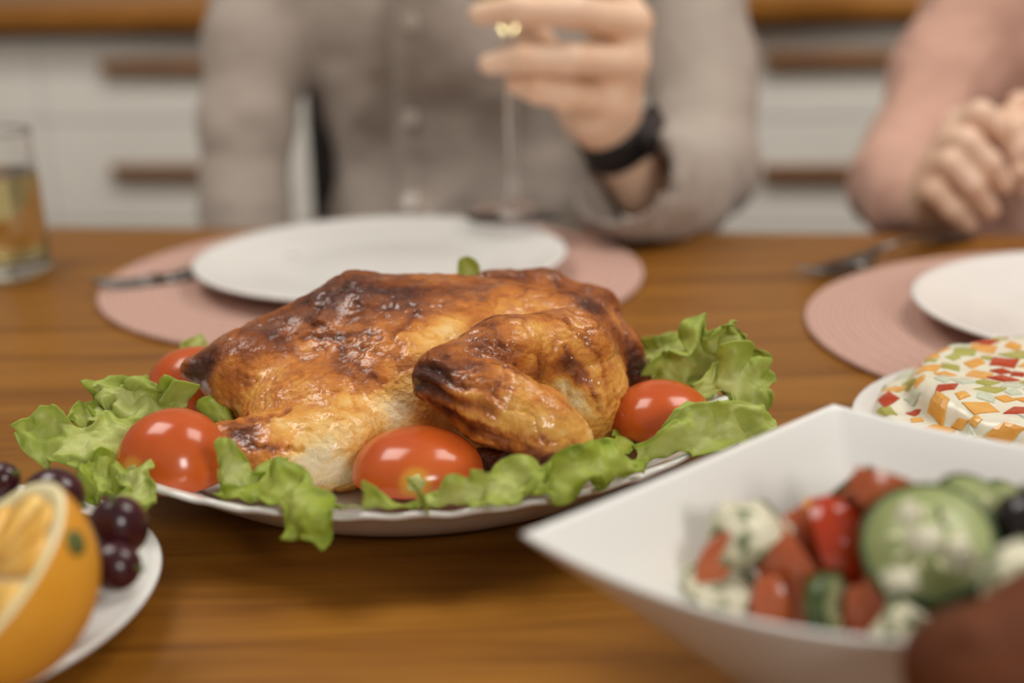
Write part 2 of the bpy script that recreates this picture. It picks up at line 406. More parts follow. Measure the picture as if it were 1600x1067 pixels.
t1 = onz(1256, 432, 0.004); e1 = onz(1482, 372, 0.004); d1 = (e1 - t1); e1 = t1 + d1 / np.linalg.norm(d1) * 0.19
t1[2] = e1[2] = T; fork(t1, e1, 'steel fork lying across the rim of the right placemat', 0.0045, 0.0012)

# tumbler with a yellow drink
tx, ty = onz(-3, 424, 0)[0], 1.02
tum = thing('tumbler', (tx, ty, T), 'clear glass tumbler half full of pale yellow drink at the left edge', 'glass')
R0, R1, HT = 0.0415, 0.0375, 0.104
obj('glass_wall', lathe([(0.0002, 0.0005), (R0 - 0.003, 0.0005), (R0, 0.004), (R1 + 0.0015, 0.06), (R1, HT - 0.001), (R1 - 0.001, HT), (R1 - 0.002, HT - 0.001), (R1 - 0.0008, 0.06), (R0 - 0.0032, 0.02), (R0 - 0.007, 0.0145), (0.0002, 0.0135)], (tx, ty, T), 64, sharp=True), M_glass, tum)
obj('drink', lathe([(0.0002, 0.0130), (R0 - 0.0066, 0.0140), (R0 - 0.0028, 0.0198), (R1 - 0.0004, 0.06), (R1 - 0.0006, 0.0740), (R1 - 0.003, 0.0728), (0.0002, 0.0728)], (tx, ty, T), 64, sharp=True), M_drink, tum)

# wine glass held above the table
gx, gy = at(802, 334, 1.06)[:2]; gz = at(802, 338, 1.06)[2]
wg = thing('wine_glass', (gx, gy, gz), 'tall stemmed wine glass of pale wine held in the raised hand', 'glass')
obj('foot', lathe([(0.0002, 0.0), (0.034, 0.0), (0.0368, 0.0010), (0.036, 0.0024), (0.018, 0.0044), (0.008, 0.0075), (0.0048, 0.013), (0.0002, 0.0135)], (gx, gy, gz), 64, sharp=True), M_glass, wg)
obj('stem', lathe([(0.0048, 0.0132), (0.0038, 0.03), (0.0035, 0.11), (0.0042, 0.136), (0.0085, 0.144), (0.0002, 0.1442)], (gx, gy, gz), 32, sharp=True), M_glass, wg)
BW = [(0.0085, 0.1445), (0.020, 0.152), (0.030, 0.170), (0.0345, 0.192), (0.0335, 0.226), (0.029, 0.258)]
obj('bowl', lathe([(0.0002, 0.1443)] + BW + [(r - 0.0012, z) for r, z in BW[::-1][:-1]] + [(0.007, 0.1472), (0.0002, 0.1468)], (gx, gy, gz), 64, sharp=True), M_glass, wg)
obj('wine', lathe([(0.0002, 0.147), (0.007, 0.1474), (0.0186, 0.1526), (0.0286, 0.1704), (0.0331, 0.192), (0.0330, 0.204), (0.0002, 0.2038)], (gx, gy, gz), 64, sharp=True), M_drink, wg)

# ---------------------------------------------------------------- platter
PX, PY, PR, PQ = -0.0449, 0.6030, 0.1400, 0.860       # an oval: depth over width PQ
def wav(r, z, a):
    k = max(0, (r - 0.115) / (PR - 0.115)); s = math.cos(a * 42) + 0.5 * math.cos(a * 21 + 1)
    return r + 0.0012 * k * s, z + 0.0009 * k * s
pv, pf = lathe([(0.0002, 0.0095), (0.098, 0.0098), (0.105, 0.0125), (0.113, 0.0185), (0.126, 0.0262), (0.135, 0.0300), (0.1388, 0.0312), (PR, 0.0303), (0.1390, 0.0288),
      (0.134, 0.0268), (0.124, 0.0212), (0.112, 0.0140), (0.100, 0.0072), (0.089, 0.0030), (0.084, 0.0004), (0.078, 0.0003), (0.076, 0.0030), (0.0002, 0.0042)], (0, 0, 0), 336, wav=wav)
tagit(obj('serving_platter', ([(PX + x, PY + y * PQ, T + z) for x, y, z in pv], pf), M_china, origin=(PX, PY, T)), 'oval white platter with a scalloped rim under the roast chicken', 'platter')

# ---------------------------------------------------------------- roast chicken
def chickmat():
    m, nt, N, L, b = nodemat('roasted_skin')
    at_ = N.new('ShaderNodeAttribute'); at_.attribute_name = 'brown'
    tc = N.new('ShaderNodeTexCoord')
    n = N.new('ShaderNodeTexNoise'); n.inputs['Scale'].default_value = 130; n.inputs['Detail'].default_value = 6; n.inputs['Roughness'].default_value = 0.65; L.new(tc.outputs['Object'], n.inputs['Vector'])
    mx = N.new('ShaderNodeMath'); mx.operation = 'MULTIPLY_ADD'; mx.inputs[1].default_value = 0.42; L.new(n.outputs[0], mx.inputs[0])
    sb = N.new('ShaderNodeMath'); sb.operation = 'SUBTRACT'; sb.inputs[1].default_value = 0.21; L.new(at_.outputs['Fac'], sb.inputs[0]); L.new(sb.outputs[0], mx.inputs[2])
    r = ramp(N, [(0.0, lin(240, 222, 184)), (0.17, lin(240, 205, 140)), (0.34, lin(226, 166, 78)), (0.50, lin(194, 116, 42)), (0.66, lin(142, 74, 22)), (0.82, lin(88, 38, 12)), (1.0, lin(40, 18, 10))])
    L.new(mx.outputs[0], r.inputs[0]); L.new(r.outputs[0], b.inputs['Base Color'])
    n2 = N.new('ShaderNodeTexNoise'); n2.inputs['Scale'].default_value = 420; n2.inputs['Detail'].default_value = 3; L.new(tc.outputs['Object'], n2.inputs['Vector'])
    v = N.new('ShaderNodeTexVoronoi'); v.inputs['Scale'].default_value = 330; L.new(tc.outputs['Object'], v.inputs['Vector'])
    a2 = N.new('ShaderNodeMath'); a2.operation = 'MULTIPLY_ADD'; a2.inputs[1].default_value = 0.6; L.new(v.outputs[0], a2.inputs[0]); L.new(n2.outputs[0], a2.inputs[2])
    a3 = N.new('ShaderNodeMath'); a3.operation = 'MULTIPLY_ADD'; a3.inputs[1].default_value = 1.6; L.new(n.outputs[0], a3.inputs[0]); L.new(a2.outputs[0], a3.inputs[2])
    bp = N.new('ShaderNodeBump'); bp.inputs['Strength'].default_value = 0.8; bp.inputs['Distance'].default_value = 0.0013; L.new(a3.outputs[0], bp.inputs['Height']); L.new(bp.outputs[0], b.inputs['Normal'])
    put(b, Roughness=0.5, Specular_IOR_Level=0.25, Coat_Weight=0.75, Coat_Roughness=0.05, Subsurface_Weight=0.12, Subsurface_Radius=(1.0, 0.45, 0.2), Subsurface_Scale=0.004)
    n6 = N.new('ShaderNodeTexNoise'); n6.inputs['Scale'].default_value = 75; n6.inputs['Detail'].default_value = 2; L.new(tc.outputs['Object'], n6.inputs['Vector'])
    r6 = ramp(N, [(0.43, (0.08, 0.08, 0.08)), (0.60, (0.9, 0.9, 0.9))]); L.new(n6.outputs[0], r6.inputs[0]); L.new(r6.outputs[0], b.inputs['Coat Weight'])
    n5 = N.new('ShaderNodeTexNoise'); n5.inputs['Scale'].default_value = 420; n5.inputs['Detail'].default_value = 2; L.new(tc.outputs['Object'], n5.inputs['Vector'])
    b5 = N.new('ShaderNodeBump'); b5.inputs['Strength'].default_value = 0.55; b5.inputs['Distance'].default_value = 0.0009; L.new(n5.outputs[0], b5.inputs['Height'])
    L.new(b5.outputs[0], b.inputs['Coat Normal'])
    return m
M_chick = chickmat()
w3 = lambda x, y, z: np.array([x, y, T + z])
CH = thing('roast_chicken', (PX, PY, T + 0.011), 'whole browned roast chicken lying on the lettuce-lined platter', 'chicken')
body = [ell(w3(-0.043, 0.643, 0.037), (0.088, 0.058, 0.038)),
        *chain([w3(-0.072, 0.648, 0.0470), w3(-0.120, 0.630, 0.0420), w3(-0.146, 0.620, 0.0465)], [0.0365, 0.0195, 0.005], 0.008),
        cap(w3(-0.035, 0.655, 0.044), w3(0.024, 0.652, 0.036), 0.0335, 0.033),
        ell(w3(-0.084, 0.590, 0.030), (0.036, 0.030, 0.025)),
        ell(w3(-0.046, 0.605, 0.032), (0.040, 0.030, 0.028)),
        ell(w3(0.029, 0.606, 0.034), (0.023, 0.030, 0.029), k=0.006),
        ell(w3(-0.03, 0.635, 0.022), (0.075, 0.05, 0.012))]
body.insert(3, ell(at(412, 592, .618), (0.026, 0.022, 0.0215), k=0.010))
leg = chain([at(490, 690, .574), at(415, 689, .561), at(350, 684, .556)], [0.0175, 0.0112, 0.0072], 0.005)
leg2 = chain([w3(-0.074, 0.565, 0.0265), at(415, 728, 0.550), at(372, 716, 0.551)], [0.0190, 0.0130, 0.0090], 0.008)
VB, QB = sdf(body + leg + leg2, 0.0014, 0.012)
wing = [*chain([w3(0.024, 0.604, 0.0530), w3(-0.004, 0.585, 0.0590), w3(-0.028, 0.567, 0.0580)], [0.0215, 0.0165, 0.0125], 0.008),
        *chain([w3(-0.0290, 0.560, 0.0570), w3(-0.008, 0.551, 0.0490), w3(0.010, 0.547, 0.0410), w3(0.0205, 0.546, 0.0350)], [0.0125, 0.0160, 0.0150, 0.0120], 0.006),
        cap(w3(0.034, 0.612, 0.046), w3(0.042, 0.607, 0.030), 0.012, 0.010)]
VW, QW = sdf(wing, 0.0011, 0.006)
tipp = chain([w3(0.018, 0.549, 0.0290), w3(0.000, 0.548, 0.0250), w3(-0.014, 0.551, 0.0255)], [0.0075, 0.0070, 0.0050])
VT, QT = sdf(tipp, 0.0011, 0.006)
flap = [*chain([at(770, 452, 0.69), at(850, 462, 0.695), at(925, 492, 0.69), at(960, 540, 0.675), at(992, 585, 0.655)], [0.011, 0.013, 0.0125, 0.0105, 0.0075], 0.008),
        *chain([at(925, 500, 0.66), at(970, 560, 0.65), at(998, 588, 0.645)], [0.012, 0.011, 0.006], 0.006)]
VF, QF = sdf(flap, 0.0013, 0.008)
allV, allQ = vjoin([(VB, QB), (VW, QW), (VT, QT), (VF, QF)])
bvh = BVHTree.FromPolygons([Vector(v) for v in allV], [tuple(int(i) for i in q) for q in allQ])
def hit(u, v):
    h_ = bvh.ray_cast(CAMP, ray(u, v).normalized()); return np.array(h_[0]) if h_[0] is not None else None
# roasting marks: places on the skin (found on the surface), radius in pixels there, how much darker (+) or paler (-)
spots = [(660, 585, 26, .55), (650, 600, 20, .35), (690, 575, 26, .25), (312, 578, 30, .6), (330, 560, 30, .3), (450, 500, 90, .16), (560, 455, 90, .20), (400, 530, 60, .14), (640, 480, 60, .16), (575, 598, 42, .30), (540, 560, 40, .18),
         (500, 470, 60, .16), (390, 500, 50, .15), (740, 450, 50, .16), (820, 448, 40, .15), (680, 530, 38, -.28), (700, 505, 40, -.2), (800, 475, 60, -.16), (480, 720, 50, -.24), (600, 640, 60, -.22), (626, 640, 24, -.22), (530, 660, 60, -.16), (500, 745, 40, -.25), (540, 740, 30, -.28), (420, 590, 40, -.08),
         (905, 625, 26, -.34), (925, 670, 34, -.24), (880, 600, 15, -.25), (850, 520, 40, -.18), (820, 510, 40, -.12), (870, 660, 40, .02), (820, 650, 50, -.10), (900, 500, 40, -.05),
         (985, 560, 28, .35), (998, 585, 22, .45), (960, 520, 28, .25), (920, 475, 22, .35), (890, 460, 20, .25), (935, 480, 20, .3), (885, 568, 16, .4), (905, 590, 16, .35), (925, 620, 14, .28), (845, 580, 18, .2), (790, 560, 22, .16), (760, 545, 22, .1),
         (700, 640, 26, .28), (680, 620, 26, .3), (740, 670, 26, .25), (780, 690, 26, .22), (830, 705, 26, .14), (760, 720, 30, .5), (800, 722, 26, .5), (850, 722, 24, .4), (390, 680, 30, .22), (415, 715, 30, .18), (370, 675, 24, .3), (440, 700, 24, .1), (435, 660, 16, -.2), (690, 580, 20, .15), (740, 590, 30, .08), (760, 620, 24, .12)]
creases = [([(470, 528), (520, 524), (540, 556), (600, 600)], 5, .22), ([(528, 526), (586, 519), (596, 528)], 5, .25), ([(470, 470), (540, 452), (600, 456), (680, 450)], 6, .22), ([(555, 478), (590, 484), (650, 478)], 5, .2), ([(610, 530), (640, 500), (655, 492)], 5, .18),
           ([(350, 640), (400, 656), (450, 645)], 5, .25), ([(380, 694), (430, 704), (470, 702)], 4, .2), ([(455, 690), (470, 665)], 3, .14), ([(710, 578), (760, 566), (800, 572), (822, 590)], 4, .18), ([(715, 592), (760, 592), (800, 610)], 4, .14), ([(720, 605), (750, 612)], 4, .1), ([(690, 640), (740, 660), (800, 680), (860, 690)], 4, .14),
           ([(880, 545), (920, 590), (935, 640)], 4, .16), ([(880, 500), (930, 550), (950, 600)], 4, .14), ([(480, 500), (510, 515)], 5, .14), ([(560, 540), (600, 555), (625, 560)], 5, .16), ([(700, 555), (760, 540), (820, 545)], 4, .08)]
marks = []
for u, v, r, s in spots:
    p = hit(u, v)
    if p is not None: marks.append((p, r * mpp(p[1]), s * 0.8 if 0 < s < .34 else s))
lines = []
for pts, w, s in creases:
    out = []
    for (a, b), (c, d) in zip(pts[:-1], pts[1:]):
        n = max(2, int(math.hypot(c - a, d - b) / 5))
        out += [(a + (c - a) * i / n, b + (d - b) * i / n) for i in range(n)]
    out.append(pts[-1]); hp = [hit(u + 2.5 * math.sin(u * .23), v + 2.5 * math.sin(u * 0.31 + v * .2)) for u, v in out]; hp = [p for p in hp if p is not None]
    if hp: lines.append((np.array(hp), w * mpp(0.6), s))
def skin(name, V, Q, base, amp, ridge=None, label=None):
    V = relax(V, Q, 2); N = normals(V, Q)
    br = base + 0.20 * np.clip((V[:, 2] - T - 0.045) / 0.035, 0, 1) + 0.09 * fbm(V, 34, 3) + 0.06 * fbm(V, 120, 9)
    dp = amp * (0.85 * fbm(V, 40, 5) + 0.40 * fbm(V, 130, 7) + 0.26 * fbm(V, 360, 8, 2))
    rg = 1 - np.abs(fbm(V * np.array([1, 1.2, 1.2]), 70, 21, 2)); rg = np.clip((rg - 0.80) / 0.2, 0, 1) ** 2      # wrinkles
    dp -= amp * 1.0 * rg; br += 0.10 * rg
    if ridge is not None: q = ridge(V); dp += q; br += -q * 120
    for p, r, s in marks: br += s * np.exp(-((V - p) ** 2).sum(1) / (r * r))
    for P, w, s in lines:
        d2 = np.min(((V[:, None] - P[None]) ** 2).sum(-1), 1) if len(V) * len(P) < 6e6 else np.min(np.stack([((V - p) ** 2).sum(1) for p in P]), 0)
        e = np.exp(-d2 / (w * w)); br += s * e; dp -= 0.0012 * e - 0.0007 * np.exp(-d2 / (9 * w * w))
    V = V + N * dp[:, None]
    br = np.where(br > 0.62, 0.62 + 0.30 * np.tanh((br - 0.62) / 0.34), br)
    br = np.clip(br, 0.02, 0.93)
    def put_(nm, q):
        u_, inv = np.unique(q, return_inverse=True); o = fobj(nm, V[u_], inv.reshape(-1, 4), M_chick, CH); attr(o, 'brown', br[u_]); return o
    if name == 'body':                        # the leg end of the same skin is a part of its own
        fc = V[Q].mean(1); dl = np.minimum.reduce([_d(p_, fc.copy()) for p_ in leg + leg2]); lg = (dl < 0.0012) & (fc[:, 0] < -0.084) & (fc[:, 2] < T + 0.05)
        put_('drumstick', Q[lg]); Q = Q[~lg]
    o = put_(name, Q)
    if label: o['label'] = label
    return o
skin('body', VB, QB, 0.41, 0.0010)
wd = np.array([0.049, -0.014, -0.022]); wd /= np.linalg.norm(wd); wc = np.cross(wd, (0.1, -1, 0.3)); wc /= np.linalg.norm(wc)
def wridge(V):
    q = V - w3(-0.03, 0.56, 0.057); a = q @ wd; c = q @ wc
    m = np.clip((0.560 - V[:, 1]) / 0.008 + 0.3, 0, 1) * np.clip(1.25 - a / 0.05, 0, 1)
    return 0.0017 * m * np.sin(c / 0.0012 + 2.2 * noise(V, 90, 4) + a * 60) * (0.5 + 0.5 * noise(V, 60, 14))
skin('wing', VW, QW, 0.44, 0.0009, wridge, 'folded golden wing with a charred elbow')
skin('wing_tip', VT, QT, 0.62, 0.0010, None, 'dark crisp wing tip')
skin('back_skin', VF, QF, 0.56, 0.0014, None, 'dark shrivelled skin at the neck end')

# ---------------------------------------------------------------- tomatoes
def tommat(name, base, deep):
    m, nt, N, L, b = nodemat(name)
    a = N.new('ShaderNodeAttribute'); a.attribute_name = 'scar'
    tc = N.new('ShaderNodeTexCoord'); n = N.new('ShaderNodeTexNoise'); n.inputs['Scale'].default_value = 40; L.new(tc.outputs['Object'], n.inputs['Vector'])
    r0 = ramp(N, [(0.3, deep), (0.7, base)]); L.new(n.outputs[0], r0.inputs[0])
    r1 = ramp(N, [(0.0, (0, 0, 0)), (0.45, (0.05, 0.05, 0.05)), (0.75, (0.6, 0.6, 0.6)), (1.0, (1, 1, 1))]); L.new(a.outputs['Fac'], r1.inputs[0])
    mx = N.new('ShaderNodeMix'); mx.data_type = 'RGBA'; L.new(r1.outputs[0], mx.inputs['Factor']); L.new(r0.outputs[0], mx.inputs['A']); mx.inputs['B'].default_value = lin(222, 170, 60) + (1,)
    L.new(mx.outputs['Result'], b.inputs['Base Color'])
    put(b, Roughness=0.19, Specular_IOR_Level=0.5, Subsurface_Weight=0.05, Subsurface_Radius=(1.0, 0.4, 0.2), Subsurface_Scale=0.004)
    return m
M_tom = tommat('tomato_skin', lin(202, 94, 38), lin(188, 78, 28))
M_flesh = noisy('tomato_flesh', lin(214, 80, 48), lin(228, 120, 80), 90, 0.3, Subsurface_Weight=0.2, Subsurface_Scale=0.004)
M_scar = noisy('stem_scar', lin(150, 160, 80), lin(205, 200, 130), 400, 0.7, 0.4)
def tomato(uL, uR, vtop, Y, z0, ax, label, scar_az=None, group='tomato halves around the chicken'):
    cx = at((uL + uR) / 2, vtop + 80, Y)[0]; rx = (uR - uL) / 2 * mpp(Y) * 1.01
    top = at((uL + uR) / 2, vtop, Y + 0.004)[2] - T; h = top - z0; ry = ax
    c = np.array([cx, Y, T + z0])
    t = thing('tomato_half', c, label, 'tomato', group)
    V = []; F = []; nu, nv = 48, 20
    for i in range(nv + 1):
        p = math.pi / 2 * i / nv
        for j in range(nu):
            a = 2 * math.pi * j / nu
            s = math.sin(p) ** 0.92; sq = 1 + 0.015 * math.cos(3 * a + cx * 300)
            V.append(c + np.array([rx * s * math.cos(a) * sq, ry * s * math.sin(a) * sq, h * math.cos(p) ** 0.95]))
    for i in range(nv):
        for j in range(nu): F.append((i * nu + j, (i + 1) * nu + j, (i + 1) * nu + (j + 1) % nu, i * nu + (j + 1) % nu))
    o = obj('skin', (V, F), M_tom, t); VV = np.array(V)
    if scar_az is not None:
        e = math.radians(17); dirv = np.array([rx * math.cos(e) * math.cos(scar_az), ry * math.cos(e) * math.sin(scar_az), h * math.sin(e)]); sp = c + dirv
        attr(o, 'scar', np.exp(-((VV - sp) ** 2).sum(1) / 0.0085 ** 2))
        nrm = Vector((dirv[0] / rx ** 2, dirv[1] / ry ** 2, dirv[2] / h ** 2)).normalized(); R = np.array(nrm.to_track_quat('Z', 'Y').to_matrix())
        sc = [(np.array([0.0036 * k * math.cos(a) * (1 + 0.15 * math.cos(5 * a)), 0.0036 * k * math.sin(a) * (1 + 0.15 * math.cos(5 * a)), z]) @ R.T + sp) for k, z in ((1, -0.0004), (0.8, 0.0004), (0.4, 0.0001)) for a in np.linspace(0, 2 * math.pi, 16, endpoint=False)]
        FF = [(k * 16 + j, k * 16 + (j + 1) % 16, k * 16 + 16 + (j + 1) % 16, k * 16 + 16 + j) for k in range(2) for j in range(16)] + [tuple(32 + j for j in range(16))]
        obj('stem_scar', (sc, FF), M_scar, t)
    else: attr(o, 'scar', np.zeros(len(V)))
    ring = [c + np.array([rx * 0.99 * math.cos(a), ry * 0.99 * math.sin(a), 0]) for a in np.linspace(0, 2 * math.pi, nu, endpoint=False)]
    low = [c + np.array([rx * 0.96 * math.cos(a), ry * 0.96 * math.sin(a), -0.0012]) for a in np.linspace(0, 2 * math.pi, nu, endpoint=False)]
    obj('cut_face', (ring + low, [(j, (j + 1) % nu, nu + (j + 1) % nu, nu + j) for j in range(nu)] + [tuple(range(2 * nu - 1, nu - 1, -1))]), M_flesh, t)
    return t
tomato(550, 755, 668, 0.540, 0.0245, 0.0255, 'shiny tomato half in front of the wing, pale stem scar facing forward', math.radians(-88))
tomato(182, 363, 638, 0.548, 0.0250, 0.0250, 'tomato half at the front left of the platter, stem scar low on its left', math.radians(-122))
tomato(230, 388, 541, 0.655, 0.0230, 0.0230, 'tomato half behind the pointed left end of the chicken')
tomato(952, 1114, 594, 0.592, 0.0240, 0.0235, 'tomato half at the right of the chicken, partly wrapped by lettuce')

# ---------------------------------------------------------------- lettuce
def letmat(name, c0, c1, c2):
    m, nt, N, L, b = nodemat(name)
    a = N.new('ShaderNodeAttribute'); a.attribute_name = 'edge'
    tc = N.new('ShaderNodeTexCoord'); n = N.new('ShaderNodeTexNoise'); n.inputs['Scale'].default_value = 90; n.inputs['Detail'].default_value = 4; L.new(tc.outputs['Object'], n.inputs['Vector'])
    v = N.new('ShaderNodeTexVoronoi'); v.feature = 'DISTANCE_TO_EDGE'; v.inputs['Scale'].default_value = 75; L.new(tc.outputs['Object'], v.inputs['Vector'])
    vr = ramp(N, [(0.0, (1, 1, 1)), (0.06, (0, 0, 0))]); L.new(v.outputs[0], vr.inputs[0])
    s = N.new('ShaderNodeMath'); s.operation = 'MULTIPLY_ADD'; s.inputs[1].default_value = 0.5; L.new(n.outputs[0], s.inputs[0]); L.new(a.outputs['Fac'], s.inputs[2])
    s2 = N.new('ShaderNodeMath'); s2.operation = 'MULTIPLY_ADD'; s2.inputs[1].default_value = -0.05; L.new(vr.outputs[0], s2.inputs[0]); L.new(s.outputs[0], s2.inputs[2])
    r = ramp(N, [(0.25, c0), (0.65, c1), (1.15 if False else 1.0, c2)]); L.new(s2.outputs[0], r.inputs[0]); L.new(r.outputs[0], b.inputs['Base Color'])
    h1 = N.new('ShaderNodeMath'); h1.operation = 'SUBTRACT'; h1.inputs[1].default_value = 0.5; L.new(n.outputs[0], h1.inputs[0])
    bp = N.new('ShaderNodeBump'); bp.inputs['Strength'].default_value = 0.35; bp.inputs['Distance'].default_value = 0.0008; L.new(h1.outputs[0], bp.inputs['Height']); L.new(bp.outputs[0], b.inputs['Normal'])
    put(b, Roughness=0.42, Specular_IOR_Level=0.4)
    tr = N.new('ShaderNodeBsdfTranslucent'); L.new(r.outputs[0], tr.inputs['Color']); L.new(bp.outputs[0], tr.inputs['Normal'])
    ms = N.new('ShaderNodeMixShader'); ms.inputs[0].default_value = 0.4; L.new(b.outputs[0], ms.inputs[1]); L.new(tr.outputs[0], ms.inputs[2])
    L.new(ms.outputs[0], N['Material Output'].inputs['Surface'])
    return m
LET = [letmat('lettuce_light', lin(226, 230, 160), lin(196, 208, 104), lin(158, 180, 62)), letmat('lettuce_fresh', lin(212, 220, 122), lin(176, 192, 68), lin(136, 158, 38))]
def crom(P, n):
    P = np.asarray(P, float); P = np.vstack([2 * P[0] - P[1], P, 2 * P[-1] - P[-2]]); out = []
    m = len(P) - 3; ts = np.linspace(0, m, n)
    for t in ts:
        i = min(int(t), m - 1); f = t - i; a, b, c, d = P[i:i + 4]
        out.append(0.5 * (2 * b + (c - a) * f + (2 * a - 5 * b + 4 * c - d) * f * f + (3 * b - a - 3 * c + d) * f ** 3))
    return np.array(out)
def leaf(spine, label, nh=(0, -0.6, 0.8), ruff=0.005, freq=11, cup=0.0, seed=0, m=0, nu=56, nv=36, tip=0.35, lobes=0.22, zmin=0.0015):
    """spine: (u, v, y, half-width in px) from base to tip; blade ruffled toward its margin"""
    ruff *= 1.25; lobes = min(lobes * 1.6, .5); freq *= 1.2
    C = crom([list(at(u, v, y)) + [w * mpp(y)] for u, v, y, w in spine], nu)
    P, Wd = C[:, :3], np.maximum(C[:, 3], 0.001)
    Tn = np.gradient(P, axis=0); Tn /= np.linalg.norm(Tn, axis=1, keepdims=True)
    nh = np.array(nh, float); S = np.cross(Tn, nh); S /= np.linalg.norm(S, axis=1, keepdims=True); Nn = np.cross(S, Tn)
    vv = np.linspace(-1, 1, nv); uu = np.linspace(0, 1, nu); rs = np.random.RandomState(seed); ph = rs.rand(12) * 6.28
    arc = np.concatenate([[0], np.cumsum(np.linalg.norm(np.diff(P, axis=0), axis=1))])
    V = np.zeros((nu, nv, 3)); E = np.zeros((nu, nv))
    tipw = np.sqrt(np.clip(1 - np.clip((uu - (1 - tip)) / tip, 0, 1) ** 2, 0.0, 1)) * 0.92 + 0.08
    for k, v in enumerate(vv):
        s_ = 1 if v > 0 else -1; av = abs(v)
        q = np.column_stack([arc * 60, np.full(nu, s_ * 7.0 + seed), np.zeros(nu)])
        lob = 1 + lobes * (noise(q, 1.0, seed) + 0.5 * noise(q, 2.6, seed + 1)) * av
        edge = np.maximum(av, np.clip((uu - 0.5) / 0.5, 0, 1)); e2 = 0.30 + 0.95 * edge ** 1.6
        B0 = P + S * (Wd * tipw * lob * v)[:, None] + Nn * (cup * Wd * v * v)[:, None]
        kf = 0.075 * freq / 10 / 0.001
        r = 1.5 * noise(B0, kf, seed + 11) + 0.85 * noise(B0, kf * 2.3, seed + 12) + 0.3 * noise(B0, kf * 5, seed + 16); r2 = 1.3 * noise(B0, kf * 1.3, seed + 13); r3 = 1.3 * noise(B0, kf * 1.3, seed + 14)
        V[:, k] = B0 + (ruff * e2)[:, None] * (Nn * r[:, None] * 1.15 + S * r2[:, None] * 0.75 + Tn * r3[:, None] * 0.75)
        E[:, k] = 0.20 + 0.35 * edge ** 1.7 + 0.10 * noise(B0, 160, seed + 15)
    V = V.reshape(-1, 3)
    V += 0.0011 * np.column_stack([fbm(V, 90, seed), fbm(V, 90, seed + 5), fbm(V, 90, seed + 9)])
    # the blade lies on the platter (or the table beyond it) instead of passing through
    rr = np.hypot(V[:, 0] - PX, (V[:, 1] - PY) / PQ)
    fl = np.interp(rr, [0, 0.098, 0.105, 0.113, 0.126, 0.1388, 0.1425, 0.146, 0.154], [0.0105, 0.0108, 0.0135, 0.0195, 0.0272, 0.0326, 0.0326, 0.018, zmin]) + 0.0012
    V[:, 2] = np.maximum(V[:, 2], T + fl + 0.0006 * np.sin(V[:, 0] * 700))
    Q = [(i * nv + k, i * nv + k + 1, (i + 1) * nv + k + 1, (i + 1) * nv + k) for i in range(nu - 1) for k in range(nv - 1)]
    b = V.mean(0).copy(); b[2] = V[:, 2].min()
    o = fobj('lettuce_leaf', V, np.array(Q), LET[m], None, b); attr(o, 'edge', E.ravel())
    sm = o.modifiers.new('thickness', 'SOLIDIFY'); sm.thickness = 0.0006; sm.offset = 0
    return tagit(o, label, 'lettuce', 'lettuce leaves around the chicken')
leaf([(250, 690, .575, 30), (190, 690, .565, 55), (110, 690, .56, 66), (30, 678, .565, 46)], 'broad pale lettuce leaf at the far left of the platter', (0.1, -0.7, 0.7), .0034, 9, 0.10, 1)
leaf([(215, 735, .545, 34), (165, 745, .532, 42), (120, 760, .528, 38)], 'crumpled lettuce leaf at the left, below the broad pale leaf', (0.1, -0.6, 0.8), .0045, 12, 0.1, 12, 1)
leaf([(290, 640, .60, 22), (235, 632, .602, 36), (180, 622, .61, 38), (135, 630, .615, 26)], 'frilly lettuce leaf behind the front left tomato', (0.0, -0.75, 0.65), .0062, 14, 0.1, 2)
leaf([(205, 740, .527, 30), (215, 765, .508, 38), (232, 800, .495, 26)], 'lettuce leaf drooping below the front left tomato', (0.0, -0.8, 0.5), .0032, 9, 0, 3)
leaf([(392, 780, .512, 18), (370, 745, .516, 34), (355, 710, .518, 34), (338, 684, .522, 18)], 'upright lettuce leaf leaning on the front left tomato', (0.15, -1, 0.15), .0040, 10, -0.15, 44, lobes=.22)
leaf([(332, 776, .505, 10), (352, 772, .502, 16), (392, 778, .498, 14)], 'small dark lettuce scrap on the rim under the upright leaf', (0, -.8, .6), .003, 10, 0, 31, 1, nu=34, nv=22, lobes=.5)
leaf([(402, 738, .525, 26), (430, 770, .497, 40), (468, 805, .478, 42), (522, 852, .468, 24)], 'lettuce leaf hanging over the front rim onto the table', (-0.25, -0.8, 0.5), .0030, 9, -0.12, 5, 1, lobes=.16)
leaf([(430, 780, .500, 18), (520, 798, .488, 17), (590, 796, .486, 15), (672, 778, .487, 14)], 'frilly lettuce strip under the front tomato', (0.0, -0.75, 0.65), .0048, 15, 0, 6, tip=.25)
leaf([(655, 790, .487, 12), (720, 772, .489, 26), (790, 756, .491, 34), (870, 742, .496, 36)], 'wavy lettuce leaf along the front rim beside the front tomato', (0.05, -0.75, 0.65), .0034, 10, 0, 7, lobes=.14)
leaf([(840, 760, .497, 24), (900, 742, .500, 32), (960, 726, .508, 30), (1026, 712, .516, 18)], 'long lettuce leaf on the front right rim below the wing', (0.05, -0.7, 0.7), .0034, 9, 0, 8, 1, lobes=.14)
leaf([(925, 745, .506, 10), (938, 757, .501, 13), (944, 772, .499, 9)], 'small curled lettuce tip over the front right rim', (0, -1, .3), .0018, 8, 0, 32, 1, nu=24, nv=14)
leaf([(1000, 712, .535, 20), (1060, 692, .534, 38), (1115, 675, .545, 46), (1200, 640, .565, 34)], 'broad lettuce leaf curling in front of the right tomato', (0.15, -0.8, 0.55), .0034, 8, 0.12, 9, lobes=.14)
leaf([(1062, 700, .548, 18), (1075, 668, .551, 34), (1080, 640, .555, 28), (1076, 622, .560, 12)], 'upright lettuce fold against the right tomato', (0.3, -1, 0.1), .002, 7, -.2, 33, lobes=.1)
